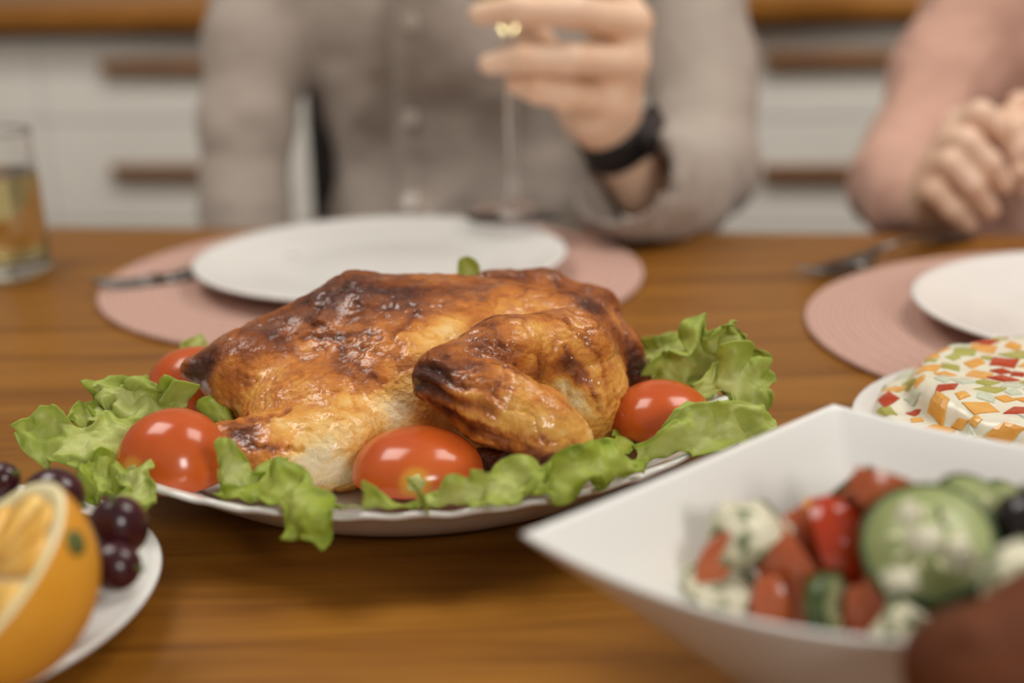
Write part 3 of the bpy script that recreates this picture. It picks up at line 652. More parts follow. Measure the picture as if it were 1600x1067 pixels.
leaf([(1030, 610, .635, 34), (1085, 580, .632, 52), (1130, 548, .635, 58), (1170, 500, .640, 40)], 'tall frilly lettuce leaf at the back right', (0.15, -0.9, 0.45), .0052, 12, 0.1, 10)
leaf([(1080, 615, .612, 28), (1130, 598, .608, 40), (1175, 590, .612, 40), (1222, 585, .620, 24)], 'pale lettuce leaf spreading at the far right of the platter', (0.1, -0.75, 0.6), .0040, 10, 0.1, 11)
leaf([(985, 600, .665, 24), (1025, 575, .665, 32), (1060, 550, .668, 28), (1082, 532, .67, 14)], 'lettuce leaf behind the neck end of the chicken', (0, -.9, .5), .0036, 11, 0, 14)
leaf([(715, 470, .712, 18), (728, 440, .714, 22), (745, 410, .716, 14)], 'lettuce tip showing above the top of the chicken', (0, -1, .2), .0025, 9, 0, 15, nu=34, nv=22, lobes=.5)
leaf([(945, 540, .705, 12), (955, 515, .707, 14), (960, 490, .710, 9)], 'narrow lettuce tip just behind the dark neck skin', (0, -1, .2), .002, 9, 0, 16, nu=34, nv=22, lobes=.5)
leaf([(975, 570, .69, 12), (985, 550, .692, 16), (990, 526, .695, 9)], 'small lettuce tip right of the dark neck skin', (0, -1, .2), .002, 9, 0, 17, nu=34, nv=22, lobes=.5)
leaf([(310, 560, .69, 14), (308, 542, .692, 18), (306, 524, .694, 10)], 'lettuce tip above the rear left tomato', (0, -1, .2), .002, 9, 0, 18, nu=34, nv=22, lobes=.5)
leaf([(268, 655, .600, 10), (277, 632, .604, 12), (281, 612, .606, 8)], 'small lettuce frill between the two left tomatoes', (0, -1, .3), .0022, 9, 0, 19, nu=34, nv=22, lobes=.5)
leaf([(375, 665, .598, 10), (345, 646, .600, 14), (316, 628, .604, 12)], 'ragged lettuce scrap under the pointed end of the chicken', (0, -.9, .4), .003, 12, 0, 20, 1, nu=36, nv=18)
leaf([(400, 680, .602, 14), (370, 662, .606, 16), (335, 655, .61, 12)], 'dark lettuce scrap tucked under the chicken at left', (0, -.5, .9), .002, 9, 0, 34, 1, nu=34, nv=22, lobes=.5)
leaf([(990, 650, .60, 14), (975, 690, .57, 22), (940, 720, .545, 16)], 'dark lettuce scrap between the chicken and the right tomato', (0, -.5, .9), .002, 9, 0, 35, 1, nu=34, nv=22, lobes=.5)
leaf([(180, 700, .585, 26), (150, 665, .60, 34), (105, 660, .60, 26)], 'lettuce leaf folded behind the broad pale left leaf', (0, -.7, .7), .004, 11, 0, 36)

# ---------------------------------------------------------------- fruit plate
FX, FY = -0.2311, 0.4605
plate('fruit_plate', FX, FY, T, 0.102, 0.0165, 'small white plate with orange and grapes at front left')
M_peel = noisy('orange_peel', lin(224, 152, 40), lin(236, 172, 64), 30, 0.38, 0.35, 500, bdist=0.0006)
M_pith = noisy('orange_pith', lin(240, 226, 170), lin(246, 236, 196), 80, 0.6)
M_pulp = noisy('orange_pulp', lin(238, 172, 62), lin(248, 206, 118), 120, 0.22, 0.5, 300, vec=(1, 1, 1), bdist=0.0008, Subsurface_Weight=0.3, Subsurface_Radius=(1, .5, .1), Subsurface_Scale=0.004)
M_green = noisy('stem_green', lin(70, 84, 30), lin(96, 104, 46), 300, 0.7)
orc = at(-30, 905, 0.400); ORr = 0.036
nrm = (_R * -0.60 + _U * 0.62 - _F * 0.52).normalized()
Rm = np.array(nrm.to_track_quat('Z', 'Y').to_matrix())
orc[2] = max(orc[2], T + 0.008 + 0.036)
og = thing('orange_half', (orc[0], orc[1], orc[2] - ORr), 'halved orange with its juicy cut face up, beside dark grapes', 'orange')
def L2(p): return np.asarray(p) @ Rm.T + orc
V = []; F = []; nu, nv = 64, 22
for i in range(nv + 1):
    p = math.pi / 2 * i / nv
    for j in range(nu):
        a = 2 * math.pi * j / nu; V.append(L2((ORr * math.cos(p) * math.cos(a), ORr * math.cos(p) * math.sin(a), -ORr * math.sin(p) * 0.97)))
for i in range(nv):
    for j in range(nu): F.append((i * nu + j, i * nu + (j + 1) % nu, (i + 1) * nu + (j + 1) % nu, (i + 1) * nu + j))
obj('peel', (V, F), M_peel, og)
V, F = lathe([(ORr, 0.0), (ORr - 0.0004, 0.0006), (ORr - 0.004, 0.0006), (ORr - 0.005, -0.001), (0.0002, -0.001)], (0, 0, 0), 64); obj('pith', ([L2(v) for v in V], F), M_pith, og)
for k in range(10):
    a0 = 2 * math.pi * k / 10 + 0.15; V = []; seg = []
    for rr_, da in ((0.0045, 0.0), (0.014, 0.20), (0.024, 0.245), (0.0293, 0.235), (0.0306, 0.14), (0.0309, 0.0), (0.0306, -0.14), (0.0293, -0.235), (0.024, -0.245), (0.014, -0.20)):
        seg.append((rr_ * math.cos(a0 + da), rr_ * math.sin(a0 + da)))
    n = len(seg); cx, cy = np.mean(seg, 0)
    V = [L2((x, y, -0.0012)) for x, y in seg] + [L2((x, y, 0.0006)) for x, y in seg] + [L2((cx + (x - cx) * .9, cy + (y - cy) * .9, 0.0013)) for x, y in seg]
    F = [(q * n + j, q * n + (j + 1) % n, q * n + n + (j + 1) % n, q * n + n + j) for q in range(2) for j in range(n)] + [tuple(2 * n + j for j in range(n))]
    obj('segment', (V, F), M_pulp, og)
sd = Vector(ray(118, 848)); oc = Vector(orc) - CAMP; bq = sd.normalized().dot(oc); dq = oc.length_squared - bq * bq
sp = np.array(CAMP + sd.normalized() * (bq - math.sqrt(max(ORr ** 2 - dq, 1e-8)))); sn = Vector(sp - orc).normalized()
obj('stem_button', ball(sp, (0.0042, 0.0042, 0.0016), np.array(sn.to_track_quat('Z', 'Y').to_matrix()), 14, 8), M_green, og)

M_grape = noisy('grape_skin', lin(48, 18, 26), lin(74, 30, 34), 60, 0.2, Subsurface_Weight=0.15, Subsurface_Radius=(1, .3, .3), Subsurface_Scale=0.003)
grapes = [(186, 822, .447, 46, 'plump dark grape highest on the right edge of the fruit plate'), (178, 885, .432, 40, 'dark grape on the plate under the plump one, beside the orange'), (85, 775, .475, 44, 'dark grape peeping above the top of the orange'), (2, 750, .478, 28, 'dark grape cut by the left edge of the picture'),
          (150, 872, .462, 40, 'shaded dark grape pressed between orange and plump grape'), (60, 830, .478, 42, 'dark grape behind the orange'), (20, 815, .490, 42, 'dark grape hidden low behind the orange'), (120, 842, .485, 42, 'dark grape low behind the plump grape')]
for i, (u, v, y, r, lab) in enumerate(grapes):
    p = at(u, v, y); rad = r * mpp(y); p[2] = max(p[2], T + 0.0075 + rad * .95)
    rot = np.array(Euler((0.4 + i, 0.7 * i, i)).to_matrix())
    g = thing('grape', (p[0], p[1], p[2] - rad), lab, 'grape', 'dark grapes beside the orange')
    obj('flesh', ball(p, (rad, rad, rad * 1.12), rot, 28, 16), M_grape, g)
    q = p + rot @ np.array([0, 0, rad * 1.1]); obj('stem', tube([q - rot @ np.array([0, 0, .001]), q + rot @ np.array([0.0006, 0, .003])], [0.0011, 0.0008], 8), M_green, g)

# ---------------------------------------------------------------- jelly dessert
dcx, dcy = 0.258, 0.612
plate('dessert_plate', dcx, dcy, T, 0.101, 0.0125, 'white plate under the jelly dessert at right')
M_cream = noisy('milk_jelly', lin(226, 218, 196), lin(236, 230, 212), 60, 0.22, 0.12, 120, Subsurface_Weight=0.3, Subsurface_Scale=0.006)
JC = [noisy('jelly_' + n, a, b, 80, 0.16, Subsurface_Weight=0.2, Subsurface_Scale=0.004) for n, a, b in (('red', lin(170, 56, 26), lin(188, 72, 38)), ('orange', lin(222, 156, 66), lin(232, 178, 100)), ('green', lin(160, 160, 74), lin(184, 182, 104)), ('clear', lin(196, 202, 180), lin(214, 218, 198)))]
je = thing('jelly_dessert', (dcx, dcy, T + 0.006), 'creamy white jelly dessert studded with red, orange and green cubes', 'dessert')
def jx(P, D): return D
def rcyl(c, r, z0, z1, rd): 
    def f(P, D):
        q = np.stack([np.hypot(P[..., 0] - c[0], P[..., 1] - c[1]) - (r - rd), np.abs(P[..., 2] - (T + (z0 + z1) / 2)) - ((z1 - z0) / 2 - rd)], -1)
        d = np.minimum(q.max(-1), 0) + np.hypot(np.maximum(q[..., 0], 0), np.maximum(q[..., 1], 0)) - rd
        if D is None: return d
        e = np.maximum(0.004 - np.abs(D - d), 0) / 0.004; return np.minimum(D, d) - e * e * 0.001
    return f
cyl1 = rcyl((dcx, dcy), 0.090, 0.006, 0.019, 0.006); cyl2 = rcyl((dcx + 0.004, dcy + 0.006), 0.0775, 0.008, 0.0305, 0.009)
VJ, QJ = sdf([ell((dcx, dcy, T + 0.02), (0.095, 0.095, 0.03))], 0.002, extra=lambda P, D: cyl2(P, cyl1(P, None)))
VJ = relax(VJ, QJ, 1); NJ = normals(VJ, QJ); VJ = VJ + NJ * (0.0012 * fbm(VJ, 60, 3))[:, None]
fobj('cream', VJ, QJ, M_cream, je)
jb = BVHTree.FromPolygons([Vector(v) for v in VJ], [tuple(int(i) for i in q) for q in QJ])
rs = random.Random(5)
def jelly(p, n, size, k):
    R = np.array((Vector(n).to_track_quat('Z', 'Y') ).to_matrix()) @ np.array(Matrix.Rotation(rs.uniform(0, 3), 3, 'Z'))
    m = 8; V = []; el = rs.uniform(.8, 1.35); cr = [(size * rs.uniform(.9, 1.15) * math.cos(math.pi / 2 * j) * el, size * rs.uniform(.9, 1.15) * math.sin(math.pi / 2 * j) / el) for j in range(4)]
    pts = []
    for j in range(4): pts += [cr[j], tuple((np.array(cr[j]) + cr[(j + 1) % 4]) / 2)]
    def on(x, y, z):
        w = R @ np.array((x, y, 0)) + np.array(p); co, no, _i, _dd = jb.find_nearest(Vector(w)); return np.array(co) + np.array(no) * z
    for z, s_ in ((-0.004, .85), (0.0001, 1.0), (0.0006, 0.93), (0.0008, 0.5)): V += [on(x * s_, y * s_, z) for x, y in pts]
    V.append(on(0, 0, 0.0009))
    F = [(q * m + j, q * m + (j + 1) % m, q * m + m + (j + 1) % m, q * m + m + j) for q in range(3) for j in range(m)] + [(3 * m + j, 3 * m + (j + 1) % m, 4 * m) for j in range(m)] + [tuple(range(m - 1, -1, -1))]
    obj('jelly_cube', (V, F), JC[k], je, smooth=False)
placed = []
for _ in range(6000):
    a = rs.uniform(0, 2 * math.pi); el = rs.choice((rs.uniform(0, .5), rs.uniform(.5, 1.5)))
    if len(placed) >= 210: break
    src = Vector((dcx + 0.3 * math.cos(a) * math.cos(el), dcy + 0.3 * math.sin(a) * math.cos(el), T + 0.015 + 0.3 * math.sin(el)))
    tgt = Vector((dcx + rs.uniform(-.085, .085), dcy + rs.uniform(-.085, .085), T + rs.uniform(.010, .03)))
    h_ = jb.ray_cast(src, (tgt - src).normalized())
    if h_[0] is None or h_[0].z < T + 0.011: continue
    sz = rs.uniform(0.0055, 0.0095) if len(placed) < 90 else rs.uniform(0.0035, 0.006)
    if any((h_[0] - q).length < (sz + s2) * 0.80 for q, s2 in placed): continue
    placed.append((h_[0], sz)); jelly(h_[0], h_[1], sz, rs.choice((0, 1, 1, 2, 2, 3, 3)))

# ---------------------------------------------------------------- square bowl with salad
ZC = 0.066
cL = onz(813, 836, ZC); cB = onz(1300, 633, ZC); cF = onz(1690, 1000, 0.074); cR = cB + cF - cL
cen = (cL + cR) / 2; corners = [cL[:2] - cen[:2], cF[:2] - cen[:2], cR[:2] - cen[:2], cB[:2] - cen[:2]]; CZ = [.066, .074, .070, .066]
SAG = [.0125, .008, .006, .0015]                 # how far the rim dips between its drawn-up corners
NS = 40
def ring(scale, zf, rnd):
    out = []
    for i in range(4):
        for k in range(NS):
            s = k / NS; b = 4 * s * (1 - s); p = corners[i] * (1 - s) + corners[(i + 1) % 4] * s; p = p * (1 + 0.02 * b); r = np.linalg.norm(p); rad = np.mean([np.linalg.norm(c_) for c_ in corners])
            pr = p * (1 - rnd) + p / r * rad * 0.74 * rnd; zr = CZ[i] * (1 - s) + CZ[(i + 1) % 4] * s - SAG[i] * b
            out.append((cen[0] + pr[0] * scale, cen[1] + pr[1] * scale, T + 0.0002 + (zr * zf if zf > 0 else -zf)))
    return out
prof = [(0.40, 0.0, .75), (0.46, 0.0, .7), (0.48, -.004, .65), (0.62, .27, .45), (0.80, .62, .18), (0.94, .885, .03), (0.99, .977, 0.0), (1.0, 1.0, 0.0), (0.985, 1.012, 0.0), (0.965, .99, 0.0),
        (0.90, .88, .05), (0.77, .65, .2), (0.60, .325, .45), (0.46, .145, .65), (0.30, -.0065, .8), (0.002, -.006, .9)]
V = []; F = []
for s_, zf, rd in prof: V += ring(s_, zf, rd)
n = 4 * NS
for k in range(len(prof) - 1):
    for j in range(n): F.append((k * n + j, k * n + (j + 1) % n, k * n + n + (j + 1) % n, k * n + n + j))
F.append(tuple(range(n - 1, -1, -1)))
tagit(obj('salad_bowl', (V, F), M_stone, origin=(cen[0], cen[1], T)), 'square white bowl of salad at front right', 'bowl')

M_feta = noisy('herbed_cheese', lin(216, 210, 182), lin(232, 228, 206), 120, 0.6, 0.5, 260)
def herbmat():
    m, nt, N, L, b = nodemat('cheese_with_herbs'); tc = N.new('ShaderNodeTexCoord')
    n = N.new('ShaderNodeTexNoise'); n.inputs['Scale'].default_value = 130; n.inputs['Detail'].default_value = 3; L.new(tc.outputs['Object'], n.inputs['Vector'])
    r = ramp(N, [(0.36, lin(80, 96, 60)), (0.43, lin(190, 188, 154)), (0.5, lin(228, 222, 196))]); L.new(n.outputs[0], r.inputs[0]); L.new(r.outputs[0], b.inputs['Base Color']); put(b, Roughness=0.6); return m
M_herb = herbmat()
M_tchunk = noisy('salad_tomato', lin(172, 80, 42), lin(192, 106, 66), 70, 0.25, Subsurface_Weight=0.15, Subsurface_Scale=0.003)
M_cherry = noisy('red_tomato_skin', lin(164, 48, 20), lin(180, 62, 28), 40, 0.12)
M_cuc = noisy('cucumber_flesh', lin(146, 156, 96), lin(172, 180, 128), 80, 0.35, Subsurface_Weight=0.2, Subsurface_Scale=0.004)
M_cpeel = noisy('cucumber_peel', lin(44, 62, 26), lin(80, 96, 44), 160, 0.35)
M_seed = noisy('cucumber_seed', lin(206, 204, 160), lin(220, 216, 180), 100, 0.4)
M_pep = noisy('orange_pepper', lin(214, 130, 30), lin(226, 150, 50), 60, 0.3)
M_olive = noisy('black_olive', lin(24, 18, 20), lin(38, 28, 30), 60, 0.18)
def chunkm(c, s, rot, seed, bev=0.25, amp=0.08, sub=2):
    bm = bmesh.new(); bmesh.ops.create_cube(bm, size=1); bmesh.ops.bevel(bm, geom=bm.edges[:], offset=bev * 0.5, segments=2, affect='EDGES'); bmesh.ops.subdivide_edges(bm, edges=bm.edges[:], cuts=1, use_grid_fill=True)
    P = np.array([v.co for v in bm.verts]); P = P + amp * np.column_stack([fbm(P, 2.3, seed), fbm(P, 2.3, seed + 3), fbm(P, 2.3, seed + 6)])
    P = (P * np.array(s)) @ np.array(Euler(rot).to_matrix()).T + np.asarray(c); F = [[v.index for v in f.verts] for f in bm.faces]; bm.free()
    return list(P), F
def wedge(c, r, rot, seed, arc=1.1, th=None):
    """a cut tomato wedge: skin outside, flesh faces"""
    R = np.array(Euler(rot).to_matrix()); V = []; F = []; n, m = 10, 7
    for i in range(n + 1):
        a = -arc / 2 + arc * i / n
        for j in range(m + 1):
            p = math.pi * (0.12 + 0.76 * j / m); V.append(np.array((r * math.sin(p) * math.cos(a), r * math.sin(p) * math.sin(a), r * 1.1 * math.cos(p))))
    for i in range(n):
        for j in range(m): F.append((i * (m + 1) + j, i * (m + 1) + j + 1, (i + 1) * (m + 1) + j + 1, (i + 1) * (m + 1) + j))
    sh = np.array((-r * 0.6, 0, 0)); skin_ = ([R @ (v + sh) + c for v in V], F)
    V2 = []; F2 = []
    for sgn, i in ((0, 0), (1, n)):
        b = len(V2); V2 += [V[i * (m + 1) + j] * 0.985 for j in range(m + 1)] + [np.array((0.15 * r, 0, r * 0.75)), np.array((0.15 * r, 0, -r * 0.75))]
        f = [b + m + 1] + [b + j for j in range(m + 1)] + [b + m + 2]; F2.append(tuple(f if sgn else f[::-1]))
    for j0, zz in ((0, r * .75), (m, -r * .75)):
        b = len(V2); V2 += [V[i * (m + 1) + j0] * 0.985 for i in range(n + 1)] + [np.array((0.15 * r, 0, zz))]; F2.append(tuple(range(b, b + n + 2)))
    return skin_, ([R @ (v + sh) + c for v in V2], F2)
def food(name, c, label, cat, group=None): return thing(name, c, label, cat, group)
def tchunk(u, v, y, s, rot, seed, label):
    c = at(u, v, y); t = food('tomato_chunk', c, label, 'tomato', 'tomato chunks in the salad')
    sk, fl = wedge(c, s, rot, seed); obj('skin', sk, M_cherry if seed % 2 else M_tchunk, t); obj('flesh', fl, M_tchunk, t)
def cheese(u, v, y, s, rot, seed, label, m=None):
    c = at(u, v, y); tagit(obj('cheese_cube', chunkm(c, s, rot, seed, 0.18, 0.10), m or M_herb, origin=c), label, 'cheese', 'cheese cubes in the salad')
def cuke(u, v, y, r, th, rot, label, half=False):
    c = at(u, v, y); t = food('cucumber_slice', c, label, 'cucumber', 'cucumber slices in the salad'); R = np.array(Euler(rot).to_matrix())
    V, F = lathe([(0.0002, th / 2), (r * .93, th / 2), (r * .93, -th / 2), (0.0002, -th / 2)], (0, 0, 0), 40); obj('flesh', ([R @ np.array(q) + c for q in V], F), M_cuc, t)
    V, F = lathe([(r * .925, th / 2 + .0002), (r, th / 2 - .0004), (r, -th / 2 + .0004), (r * .925, -th / 2 - .0002)], (0, 0, 0), 40, True); obj('peel', ([R @ np.array(q) + c for q in V], F), M_cpeel, t)
    for k in range(9):
        a = 2 * math.pi * k / 9; q = R @ np.array((r * .48 * math.cos(a), r * .48 * math.sin(a), th / 2)) + c
        obj('seed', ball(q, (.0024, .0012, .0008), R @ np.array(Matrix.Rotation(a, 3, 'Z')), 8, 6), M_seed, t)
cheese(1168, 832, .405, (.020, .017, .016), (.35, .25, .5), 3, 'herbed white cheese cube on top at the left of the salad')
tchunk(1118, 872, .400, .0125, (.3, -.4, 2.6), 4, 'tomato chunk under the left cheese cube')
cheese(1132, 938, .398, (.022, .017, .015), (.15, .1, .2), 8, 'herbed white cheese cube lying low at the left of the bowl')
tchunk(1248, 905, .400, .019, (.5, .3, -1.9), 6, 'large pale tomato chunk in the middle of the salad')
tchunk(1312, 850, .395, .0150, (.2, -.5, -1.5), 7, 'glossy red tomato piece in the middle of the salad')
tchunk(1388, 775, .402, .0150, (1.0, .2, -1.1), 10, 'tomato chunk standing highest in the salad')
tchunk(1345, 800, .410, .0120, (.7, .8, -1.4), 2, 'tomato piece leaning under the highest chunk')
tchunk(1205, 958, .390, .0125, (.1, .3, -1.7), 12, 'tomato chunk low at the front of the salad')
tchunk(1388, 958, .380, .0155, (.2, .1, -1.6), 14, 'shaded tomato chunk low beside the small cucumber slice')
tchunk(1268, 862, .408, .0150, (.4, .1, -1.2), 20, 'tomato chunk between the left cheese cube and the glossy red piece')
tchunk(1262, 962, .392, .0120, (.3, .2, -1.5), 22, 'tomato chunk low between the front chunk and the small cucumber slice')
tchunk(1352, 972, .380, .0120, (.2, .3, -1.8), 24, 'tomato chunk low between the small cucumber slice and the brown chunk')
tagit(obj('pepper_strip', chunkm(at(1275, 808, .415), (.012, .006, .009), (.3, .5, .4), 5), M_pep, origin=at(1275, 808, .415)), 'bit of orange pepper behind the red tomato', 'pepper')
tagit(obj('herb_leaf', chunkm(at(1328, 765, .422), (.020, .004, .007), (.2, -.65, .2), 9, .4), M_cpeel, origin=at(1328, 765, .422)), 'dark green herb leaf behind the highest tomato chunk', 'herb')
cuke(1450, 855, .380, .0195, .009, (.62, -.25, -.1), 'big cucumber slice leaning at the right of the salad')
cuke(1530, 830, .390, .0185, .009, (.55, .40, .2), 'cucumber slice tucked behind the big slice')
cuke(1300, 950, .384, .0110, .007, (.9, 1.0, .3), 'small cucumber slice low at the front of the salad')
for u, v, y, s, lab in ((1445, 842, .362, .0062, 'cheese crumb in the middle of the big cucumber slice'), (1405, 905, .352, .0055, 'cheese crumb at the lower edge of the big cucumber slice'), (1500, 865, .360, .0065, 'cheese crumb at the right of the big cucumber slice'), (1420, 800, .372, .0045, 'tiny cheese crumb near the top of the big cucumber slice')):
    cheese(u, v, y, (s * 1.3, s, s), (u, v, y), int(u), lab, M_feta)
cheese(1590, 905, .335, (.018, .014, .012), (.3, -.3, .4), 22, 'white cheese cube at the right edge of the picture')
oc_ = at(1600, 825, .385); ol = food('black_olive', oc_, 'black olive at the right edge of the salad', 'olive'); obj('flesh', ball(oc_, (.0105, .0105, .013), np.array(Euler((.6, .3, 0)).to_matrix())), M_olive, ol); obj('pit_hole', lathe([(.0002, .0118), (.0022, .0122), (.0026, .0128), (.0020, .0131), (.0002, .0126)], oc_, 14), M_cpeel, ol)
# hidden heap that carries the visible pieces
rs = random.Random(11)
for k in range(10):
    a = rs.uniform(0, 6.28); r = rs.uniform(0, .045); z = .016 + .008 * (k % 2)
    c = np.array([cen[0] + r * math.cos(a), cen[1] + r * math.sin(a) , T + z + 0.004])
    tagit(obj('tomato_dice', chunkm(c, (.018, .016, .014), (a, r * 20, a * 2), k, .3), M_tchunk, origin=c), 'diced vegetable at the bottom of the salad heap', 'vegetable', 'diced vegetables under the salad')
def cw(dx, dy, z):                         # spots in the right half of the heap, measured from the bowl's centre
    return cen + np.array([dx, dy, 0]) * 1.0 + np.array([0, 0, T + z - cen[2]])
def px(p):
    d = Vector(p) - CAMP; k = d.dot(_F); return 800 + FPX * d.dot(_R) / k, 533.5 - FPX * d.dot(_U) / k, p[1]
u, v, y = px(cw(.035, .018, .050)); cuke(u, v, y, .0175, .008, (.5, .5, .3), 'cucumber slice lying flat at the right side of the salad')
u, v, y = px(cw(.020, -.030, .046)); cuke(u, v, y, .0165, .008, (.2, .3, .3), 'cucumber slice lying behind the large brown chunk')
u, v, y = px(cw(.045, -.012, .044)); tchunk(u, v, y, .0160, (.4, -.3, 2.0), 16, 'tomato chunk at the far right of the salad heap')
u, v, y = px(cw(.012, .002, .052)); tchunk(u, v, y, .0155, (.2, -.6, .6), 18, 'tomato chunk just right of the big cucumber slice')
u, v, y = px(cw(.028, -.006, .060)); cheese(u, v, y, (.018, .016, .014), (.3, .2, .9), 41, 'herbed cheese cube on top of the right side of the salad')
u, v, y = px(cw(-.012, -.034, .042)); cheese(u, v, y, (.017, .016, .014), (.1, .4, .3), 43, 'herbed cheese cube low near the front rim of the bowl')
# chunk close to the lens, over the near rim; shade painted into its brown
M_shaded_brown = noisy('shaded_brown_chunk', lin(82, 40, 18), lin(112, 60, 30), 45, 0.7, 0.3, 160, Specular_IOR_Level=0.2)
c = at(1580, 1045, .312); ch = thing('food_chunk', c, 'large shade-darkened reddish-brown blurred food chunk over the near rim of the bowl', 'food')
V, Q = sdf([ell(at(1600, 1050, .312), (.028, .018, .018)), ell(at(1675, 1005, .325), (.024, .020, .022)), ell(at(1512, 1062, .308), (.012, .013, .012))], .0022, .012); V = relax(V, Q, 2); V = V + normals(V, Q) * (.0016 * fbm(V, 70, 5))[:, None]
fobj('flesh', V, Q, M_shaded_brown, ch)

# ---------------------------------------------------------------- people and chairs
def clothmat(name, c1, c2, vec, scale, rough=0.85):
    m, nt, N, L, b = nodemat(name); tc = N.new('ShaderNodeTexCoord'); mp = N.new('ShaderNodeMapping'); mp.inputs['Scale'].default_value = vec; L.new(tc.outputs['Object'], mp.inputs[0])
    w = N.new('ShaderNodeTexWave'); w.inputs['Scale'].default_value = scale; w.inputs['Distortion'].default_value = 0.3; L.new(mp.outputs[0], w.inputs['Vector'])
    r = ramp(N, [(0.25, c1), (0.75, c2)]); L.new(w.outputs[0], r.inputs[0]); L.new(r.outputs[0], b.inputs['Base Color'])
    n = N.new('ShaderNodeTexNoise'); n.inputs['Scale'].default_value = 12; n.inputs['Detail'].default_value = 5; L.new(tc.outputs['Object'], n.inputs['Vector'])
    bp = N.new('ShaderNodeBump'); bp.inputs['Strength'].default_value = 0.5; bp.inputs['Distance'].default_value = 0.006; L.new(n.outputs[0], bp.inputs['Height']); L.new(bp.outputs[0], b.inputs['Normal'])
    put(b, Roughness=rough, Sheen_Weight=0.15); return m
M_shirt = clothmat('striped_grey_shirt', lin(150, 137, 127), lin(192, 179, 168), (1, 0.4, 0), 110)
M_sweater = clothmat('pink_knit', lin(204, 160, 142), lin(220, 180, 162), (0, 0.3, 1), 150)
M_skin = noisy('skin', lin(236, 196, 164), lin(242, 208, 182), 40, 0.45, 0.15, 300, Subsurface_Weight=0.2, Subsurface_Radius=(1, .4, .2), Subsurface_Scale=0.006)
M_skin2 = noisy('fair_skin', lin(228, 188, 160), lin(236, 202, 178), 40, 0.45, 0.15, 300, Subsurface_Weight=0.2, Subsurface_Radius=(1, .4, .2), Subsurface_Scale=0.006)
M_trouser = noisy('dark_trousers', lin(30, 30, 36), lin(40, 40, 48), 80, 0.85)
M_shoe = noisy('shoe_leather', lin(36, 28, 24), lin(48, 38, 32), 60, 0.45)
M_hair = noisy('brown_hair', lin(46, 32, 22), lin(70, 50, 34), 300, 0.5, 0.6, 400, vec=(1, 1, .2))
M_button = noisy('shirt_button', lin(206, 198, 186), lin(218, 210, 200), 60, 0.35)
M_band = noisy('black_rubber_band', lin(16, 14, 15), lin(24, 21, 22), 60, 0.5)
M_screen = noisy('dark_screen_glass', lin(26, 26, 28), lin(34, 34, 36), 20, 0.12)
def off_table(P, D):                       # cloth and skin rest on the table, never in it
    s = (P[..., 0] - 0) * ex[0] + (P[..., 1] - 1.1257) * ex[1]; t = (P[..., 0] - 0) * ey[0] + (P[..., 1] - 1.1257) * ey[1]
    d = np.maximum(np.maximum(t - 0.004, P[..., 2] - (T + 0.0015)), (T - 0.14) - P[..., 2])
    return np.maximum(D, -d)
def folds(V, Q, amp, f, seed):
    N = normals(V, Q); r = 1 - np.abs(fbm(V * np.array([1, 1, 0.7]), f, seed, 2))
    return V + N * (amp * (r - 0.6) + 0.5 * amp * fbm(V, f * 2.3, seed + 7))[:, None]
def chair(cx, cy, label, back=True):
    o = np.array([cx, cy, 0.0]); c = thing('dining_chair' if back else 'dining_stool', o, label, 'chair' if back else 'stool')
    def B(x, y, z, sx, sy, sz, name, bev=.004): obj(name, box(o + ex * x + ey * y + np.array([0, 0, z]), (sx, sy, sz), YAW, bev), M_dark, c)
    B(0, 0, .415, .42, .42, .03, 'seat', .008)
    for a in (-1, 1):
        B(a * .18, -.18, .2, .036, .036, .40, 'leg'); B(a * .18, .19, .2, .036, .036, .40, 'leg')
        if back: B(a * .18, .20, .66, .034, .03, .46, 'back_post')
    for z in (.62, .74, .86) if back else (): B(0, .20, z, .33, .018, .06, 'back_slat')
    return c
chair(-0.073, 1.47, 'dark wooden chair behind the person in the grey shirt')
chair(0.56, 1.42, 'dark backless stool under the person in the pink sweater', False)
def lower(person, cx, cy, knee_y):
    V, Q = sdf([ell((cx, cy, T - .215), (.165, .13, .10)), *[cap((cx + s * .085, cy - .02, T - .245), (cx + s * .10, knee_y, T - .245), .075, .058) for s in (-1, 1)], *[cap((cx + s * .10, knee_y, T - .25), (cx + s * .10, knee_y + .03, .10), .056, .045) for s in (-1, 1)]], .009, .03)
    fobj('trousers', V, Q, M_trouser, person)
    for s in (-1, 1):
        V, Q = sdf([cap((cx + s * .10, knee_y + .05, .042), (cx + s * .11, knee_y - .12, .034), .042, .033), cap((cx + s * .10, knee_y + .04, .05), (cx + s * .10, knee_y + .035, .11), .036, .04)], .006, .02, clip=[((0, 0, -1), -0.001)])
        fobj('shoe', V, Q, M_shoe, person)
def headset(cx, cy, zc, s=1.0):
    return [ell((cx, cy, T + zc), (.074 * s, .092 * s, .112 * s)), ell((cx, cy - .02, T + zc - .055), (.056 * s, .068 * s, .062 * s)), cap((cx, cy - .088 * s, T + zc + .005), (cx, cy - .106 * s, T + zc - .028), .010, .014, .01),
            ell((cx - .076 * s, cy + .01, T + zc - .005), (.012, .022, .032), k=.006), ell((cx + .076 * s, cy + .01, T + zc - .005), (.012, .022, .032), k=.006),
            cap((cx - .022, cy - .084 * s, T + zc - .062), (cx + .022, cy - .084 * s, T + zc - .062), .008, .008, .008), cap((cx, cy + .02, T + zc - .09), (cx, cy + .03, T + zc - .21), .056 * s, .062 * s, .03)]
def face(person, cx, cy, zc, s=1.0):
    for a in (-1, 1):
        e = obj('eye', ball((cx + a * .030 * s, cy - .082 * s, T + zc + .012), (.013, .009, .0085)), M_button, person)
        obj('iris', ball((cx + a * .030 * s, cy - .0895 * s, T + zc + .012), (.0055, .003, .0055)), M_shoe, e)

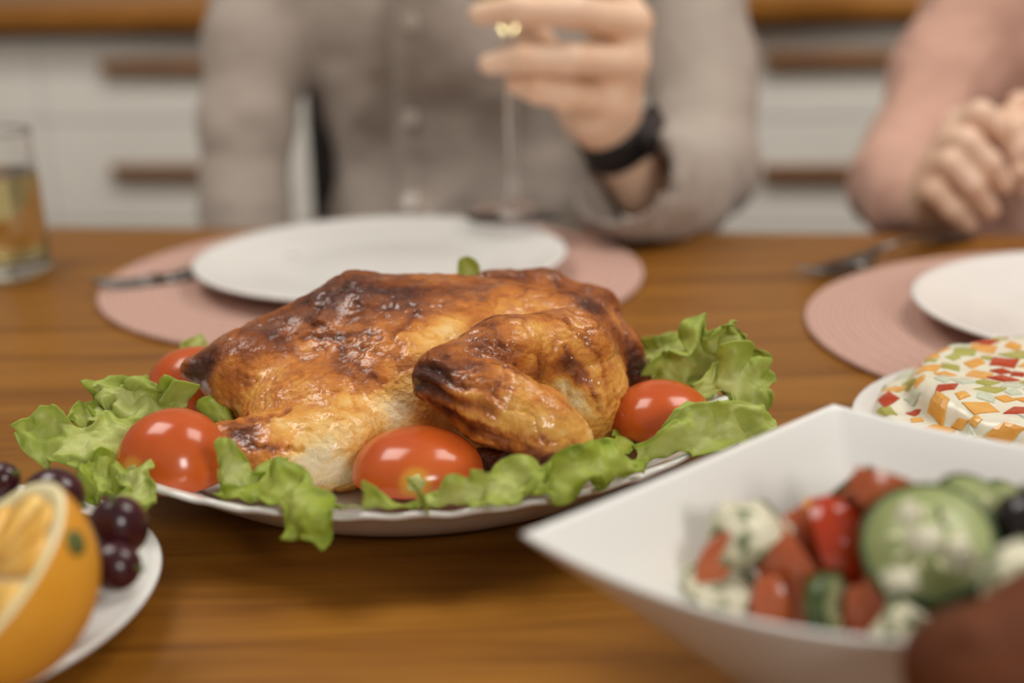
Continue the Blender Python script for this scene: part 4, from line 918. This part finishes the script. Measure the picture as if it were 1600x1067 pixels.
# man in the grey shirt
mx, my = -0.045, 1.39
man = thing('person', (mx, my, 0), 'person in a grey striped shirt raising a wine glass', 'person')
R_arm = chain([at(435, -80, 1.41), at(402, 80, 1.375), at(388, 195, 1.345), at(382, 320, 1.32), at(386, 400, 1.30)], [.056, .049, .041, .0385, .038], .02)
L_end = at(992, 296, 1.066); L_end2 = at(1045, 300, 1.13)
L_arm = chain([at(1060, -110, 1.41), at(1092, 100, 1.345), at(1106, 262, 1.265)], [.056, .050, .045], .02) + chain([at(1106, 262, 1.265), L_end2, L_end], [.045, .046, .046], .015)
torso = [ell((mx, my, T + .13), (.142, .098, .20)), ell((mx, my - .008, T - .08), (.138, .108, .17)), cap((mx - .13, my + .01, T + .255), (mx + .13, my + .01, T + .255), .056, .056), cap((mx, my + .02, T + .27), (mx, my + .02, T + .33), .075, .062)]
inner = [cap(at(925, 215, 1.03), L_end, .042, .0375), cap(L_end, L_end2, .0375, .031)]
V, Q = sdf(torso + R_arm + L_arm, .0055, .03, sub=inner, extra=off_table)
V = relax(V, Q, 2); V = folds(V, Q, .0055, 11, 4)
shirt = fobj('shirt', V, Q, M_shirt, man)
sb_ = BVHTree.FromPolygons([Vector(v) for v in V], [tuple(int(i) for i in q) for q in Q])
def shit(u, v):
    h_ = sb_.ray_cast(CAMP, ray(u, v).normalized()); return (np.array(h_[0]), np.array(h_[1])) if h_[0] is not None else (None, None)
pl = [shit(643 + 0.0 * v, v) for v in range(-60, 351, 15)]; pl = [(p, n_) for p, n_ in pl if p is not None]
PV = []; PF = []
for p, n_ in pl:
    sdv = np.array([1.0, 0, 0]); PV += [p - sdv * .016 - n_ * .003 + np.array([0, .001, 0]), p - sdv * .016 + n_ * .0022, p + sdv * .016 + n_ * .0022, p + sdv * .016 - n_ * .003]
for i in range(len(pl) - 1):
    for j in range(3): PF.append((i * 4 + j, i * 4 + j + 1, i * 4 + 5 + j, i * 4 + 4 + j))
pk = obj('placket', (PV, PF), M_shirt, shirt)
for v in (35, 185, 318):
    p, n_ = shit(643, v)
    if p is not None:
        Rb = np.array(Vector(n_).to_track_quat('Z', 'Y').to_matrix()); bv, bf = lathe([(.0002, .0022), (.004, .0022), (.0066, .0034), (.0072, .0026), (.0070, .0002), (.0002, .0002)], (0, 0, 0), 20)
        obj('button', ([Rb @ np.array(q) + p + n_ * .0024 for q in bv], bf), M_button, shirt)
wr = at(942, 180, 1.074); fv = np.array([.036, .032, -.062])
hand = [cap(wr + fv, wr, .0255, .0235, .010), cap(wr, at(932, 150, 1.072), .0235, .024, .012)]
mcp = [at(972, -18, 1.070), at(990, 35, 1.058), at(984, 98, 1.054), at(952, 162, 1.056)]
fing = [([mcp[0], at(885, -45, 1.032), at(810, -38, 1.022), at(765, -25, 1.030)], [.0135, .0115, .0105, .0085]), ([mcp[1], at(895, 18, 1.022), at(812, 15, 1.014), at(750, 22, 1.028)], [.0135, .0118, .0105, .0082]),
        ([mcp[2], at(890, 92, 1.022), at(820, 90, 1.015), at(765, 100, 1.028)], [.0130, .0115, .0102, .0080]), ([mcp[3], at(885, 150, 1.030), at(840, 140, 1.026), at(808, 132, 1.034)], [.0120, .0108, .0098, .0080])]
for m_ in mcp: hand.append(cap(wr, m_, .017, .0140, .012))
hand.append(cap(at(945, 160, 1.076), at(960, 60, 1.080), .019, .016, .02))
for pts, rad in fing: hand += chain(pts, rad, .0035)
hand += chain([at(912, 180, 1.086), at(868, 110, 1.105), at(835, 60, 1.106), at(806, 5, 1.098)], [.018, .0145, .0125, .0095], .008)
Vh, Qh = sdf(hand, .0021, .004); Vh = relax(Vh, Qh, 1)
Vb, Qb = sdf(headset(mx, my - .01, .475) + [cap((mx, my + .02, T + .30), (mx, my + .02, T - .15), .07, .11, .05)], .007, .02)
fobj('body', *vjoin([(Vh, Qh), (Vb, Qb)]), M_skin, man)
V, Q = sdf([ell((mx, my + .008, T + .512), (.084, .098, .096)), ell((mx, my + .03, T + .47), (.080, .080, .10))], .006, .02, clip=[((0, -0.75, -0.66), -0.75 * (my - .072) - 0.66 * (T + .50))])
fobj('hair', V, Q, M_hair, man); face(man, mx, my - .01, .475); lower(man, mx, my + .03, 1.0)

# fitness band on the raised wrist
ax_ = -fv / np.linalg.norm(fv); wc_ = wr + fv * .30
Rw = np.array(Vector(ax_).to_track_quat('Z', 'Y').to_matrix())
fb = thing('fitness_band', wc_, 'black fitness band worn on the wrist below the raised wine glass', 'watch')
bv, bf = lathe([(.0262, -.012), (.0288, -.012), (.0296, -.009), (.0296, .009), (.0288, .012), (.0262, .012)], (0, 0, 0), 48, True)
obj('strap', ([Rw @ np.array(q) + wc_ for q in bv], bf), M_band, fb)
dr = at(1030, 185, 1.060) - wc_; dr -= ax_ * (dr @ ax_); dr /= np.linalg.norm(dr); sdw = np.cross(ax_, dr)
Mw = Matrix(np.column_stack([sdw, ax_, dr]).tolist())
obj('case', box(wc_ + dr * .0300, (.040, .021, .009), 0, .003, 3, Mw), M_band, fb); obj('screen', box(wc_ + dr * .0347, (.034, .016, .0012), 0, .0005, 2, Mw), M_screen, fb)

# person in the pink sweater
qx, qy = 0.535, 1.37
wom = thing('person', (qx, qy, 0), 'person in a pink sweater with clasped hands at the right edge', 'person')
w_el = at(1398, 285, 1.235); w_wr = at(1462, 322, 1.115)
arm1 = chain([at(1575, -70, 1.37), at(1478, 120, 1.315), w_el], [.052, .045, .041], .02) + chain([w_el, at(1432, 318, 1.165), w_wr + (at(1432, 318, 1.165) - w_wr) * .3], [.041, .037, .031], .012)
arm2 = chain([(qx + .17, qy, T + .20), (qx + .19, 1.27, T + .02), (qx + .06, 1.15, T + .055)], [.052, .045, .034], .02)
tw = [ell((qx, qy, T + .13), (.135, .095, .19)), ell((qx, qy - .005, T - .08), (.135, .105, .16)), cap((qx - .12, qy, T + .235), (qx + .12, qy, T + .235), .052, .052), cap((qx, qy + .02, T + .25), (qx, qy + .02, T + .30), .07, .058)]
V, Q = sdf(tw + arm1 + arm2, .0055, .025, extra=off_table); V = relax(V, Q, 2); V = folds(V, Q, .007, 12, 14)
fobj('sweater', V, Q, M_sweater, wom)
h1 = [cap(at(1425, 316, 1.17), w_wr, .025, .0215, .01), cap(w_wr, at(1480, 275, 1.105), .0215, .024, .012)]
fw = [([at(1500, 195, 1.095), at(1532, 178, 1.075), at(1562, 198, 1.072), at(1574, 220, 1.075)], [.0120, .0100, .0092, .0078]), ([at(1488, 225, 1.09), at(1512, 222, 1.064), at(1545, 255, 1.058), at(1568, 288, 1.062)], [.0122, .0106, .0095, .0078]),
      ([at(1474, 262, 1.09), at(1488, 255, 1.062), at(1520, 290, 1.055), at(1546, 328, 1.060)], [.0120, .0104, .0094, .0078]), ([at(1458, 300, 1.092), at(1464, 300, 1.066), at(1490, 328, 1.060), at(1512, 350, 1.064)], [.0110, .0098, .0088, .0074])]
for pts, rad in fw: h1 += [cap(w_wr, pts[0], .018, .0125, .012)] + chain(pts, rad, .003)
h1 += chain([at(1490, 250, 1.105), at(1545, 200, 1.11), at(1580, 180, 1.10)], [.015, .0115, .0085], .006)
h2 = [cap((qx + .08, 1.165, T + .05), at(1680, 255, 1.135), .024, .0215, .01), cap(at(1680, 255, 1.135), at(1650, 235, 1.115), .0215, .024, .012)]
for pts, rad in [([at(1640, 195, 1.105), at(1610, 190, 1.085), at(1582, 200, 1.082)], [.012, .0102, .008]), ([at(1645, 225, 1.10), at(1612, 222, 1.078), at(1585, 238, 1.074)], [.012, .0104, .008]), ([at(1650, 258, 1.10), at(1615, 255, 1.078), at(1590, 268, 1.072)], [.012, .010, .008]), ([at(1652, 290, 1.105), at(1622, 288, 1.085), at(1602, 296, 1.08)], [.011, .0095, .0075]), ([at(1665, 215, 1.12), at(1625, 170, 1.115), at(1592, 160, 1.11)], [.015, .0115, .0085])]:
    h2 += [cap(at(1680, 255, 1.135), pts[0], .018, .0125, .012)] + chain(pts, rad, .003)
Vh, Qh = sdf(h1 + h2, .0021, .004, extra=off_table); Vh = relax(Vh, Qh, 1)
Vb, Qb = sdf(headset(qx, qy - .01, .44, .95) + [cap((qx, qy + .02, T + .27), (qx, qy + .02, T - .15), .06, .10, .05)], .007, .02)
fobj('body', *vjoin([(Vh, Qh), (Vb, Qb)]), M_skin2, wom)
V, Q = sdf([ell((qx, qy + .01, T + .478), (.082, .098, .094)), ell((qx, qy + .045, T + .36), (.085, .06, .17))], .006, .02, clip=[((0, -0.85, -0.53), -0.85 * (qy - .070) - 0.53 * (T + .46))])
fobj('hair', V, Q, M_hair, wom); face(wom, qx, qy - .01, .44, .95); lower(wom, qx, qy + .02, 1.0)
